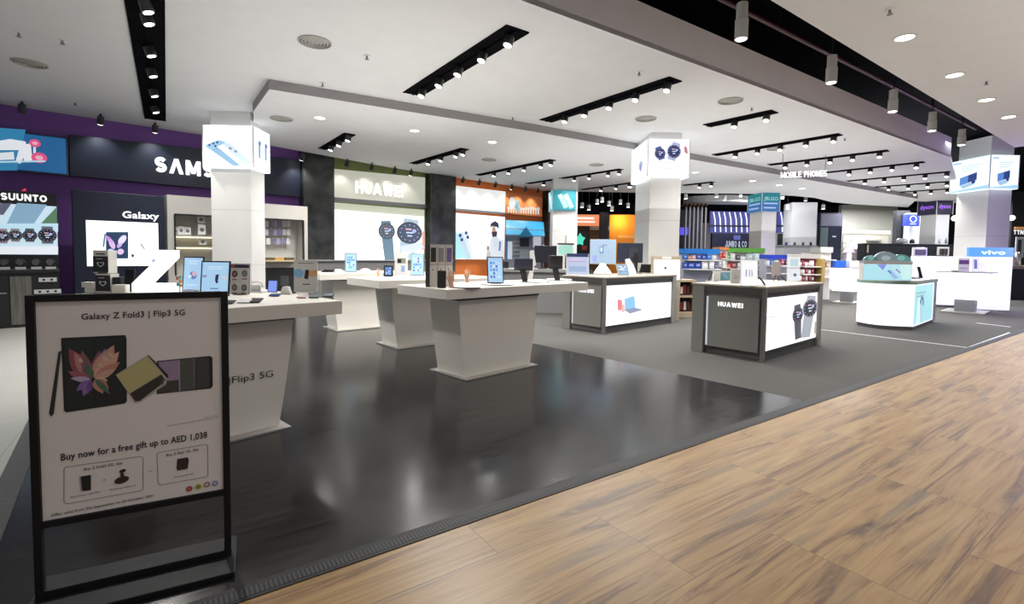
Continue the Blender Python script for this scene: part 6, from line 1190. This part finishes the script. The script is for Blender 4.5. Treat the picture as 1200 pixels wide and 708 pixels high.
goods('red or grey product box on the narrow pale display unit', 'boxes on the narrow pale unit', [(844.5, 3.5, 6, RD), (848.7, 3.2, 7, RD)], 15.5, 302.8); goods('grey product box on the lower shelf of the narrow pale display unit', 'lower boxes on the narrow pale unit', [(844, 4, 7, (.5, .5, .55)), (848.5, 4, 8, WH)], 15.5, 312.8)
gondola('green-topped display unit left of the bright white leaflet', 851, 893, 291, 17.5, M((.12, .38, .05), .5), M((.42, .42, .44), .5), 296, (305, 315))
goods('small product box on the green-topped display unit', 'boxes on the green-topped unit', [(854, 4, 7, GN), (859, 5, 8, WH), (865, 5, 6, (.08, .08, .1)), (871, 6, 4, WH), (879, 6, 7, (.5, .6, .62)), (887, 6, 7.5, (.62, .75, .78))], 17.2, 304.8)
goods('red or white product box low on the green-topped display unit', 'low boxes on the green-topped unit', [(854, 5, 6, RD), (860, 5, 7, (.35, .1, .1)), (867, 5, 7, WH), (874, 5, 6, (.4, .38, .42)), (881, 6, 7, (.45, .38, .4)), (888, 5, 7, (.5, .45, .48))], 17.2, 314.8)
gondola('deep blue-topped display unit behind the middle of the watch counter', 897, 925, 299, 16.5, M((.02, .06, .55), .4), M((.48, .50, .60), .5), 303.5, (311, 320))
goods('blue or white product box on the deep blue-topped display unit', 'boxes on the deep blue-topped unit', [(900, 4, 5, WH), (905, 5, 6, BL1), (911, 4, 5, WH), (917, 4, 6.5, (.35, .05, .1)), (922, 4, 6, (.10, .03, .08))], 16.2, 310.8)
g = gondola('red goods shelf with grey top, behind the right end of the watch counter', 935, 958, 297.5, 14.5, M((.42, .40, .37), .5), M((.18, .03, .04), .5), 303, (312, 321)); g.box('wooden_side', 954.5, 303, 958, 332, M((.45, .32, .10), .5), -.3, .4)
rr = random.Random(4)
for v in (311.8, 320.8, 329):
    goods('small white-lidded pack on the red goods shelf', 'packs on the red goods shelf', [(938+i*3.6, 2.8, rr.uniform(4, 6.5), rr.choice([(.70, .68, .66), (.30, .03, .05), (.55, .45, .45)])) for i in range(5)], 14.25, v)
g = gondola('tall white cabinet with pale goods beside the red goods shelf', 958.5, 972, 290, 16, M((.70, .74, .68), .5), M((.74, .73, .68), .5), 296, (304, 314, 324))
goods('pale green or brown pack on the tall white cabinet', 'packs on the tall white cabinet', [(961, 3, 6, (.45, .6, .4)), (965.5, 3, 5, (.7, .7, .6)), (970, 3, 6, (.55, .3, .25))], 15.7, 313.8)
g = BG('glass_counter', 'pale service counter with small dark items before the wide far column', 'counter', 918, 288, 957, 300, 23, floor=True); g.body('front', M((.58, .57, .56), .5), .7); g.box('counter_top', 917, 287.5, 958, 289, M((.3, .3, .3), .4), -.04, .8)
for i, u in enumerate((924, 934, 944, 953)):
    q = BG('counter_item', ['dark blue item leftmost on the far pale service counter', 'small dark item second on the far pale service counter', 'small dark item third on the far pale service counter', 'black item rightmost on the far pale service counter'][i], 'device', u-1.5, 283.5, u+1.5, 287.5, 23.2); b = MB(); b.lathe([(0, 0), (q.w/2, 0), (q.w*.4, q.h), (0, q.h)], M([(.02, .03, .15), (.05, .05, .06), (.05, .05, .06), (.01, .01, .012)][i], .4), (0, .2, 0), 12); b.build('body', q.root)
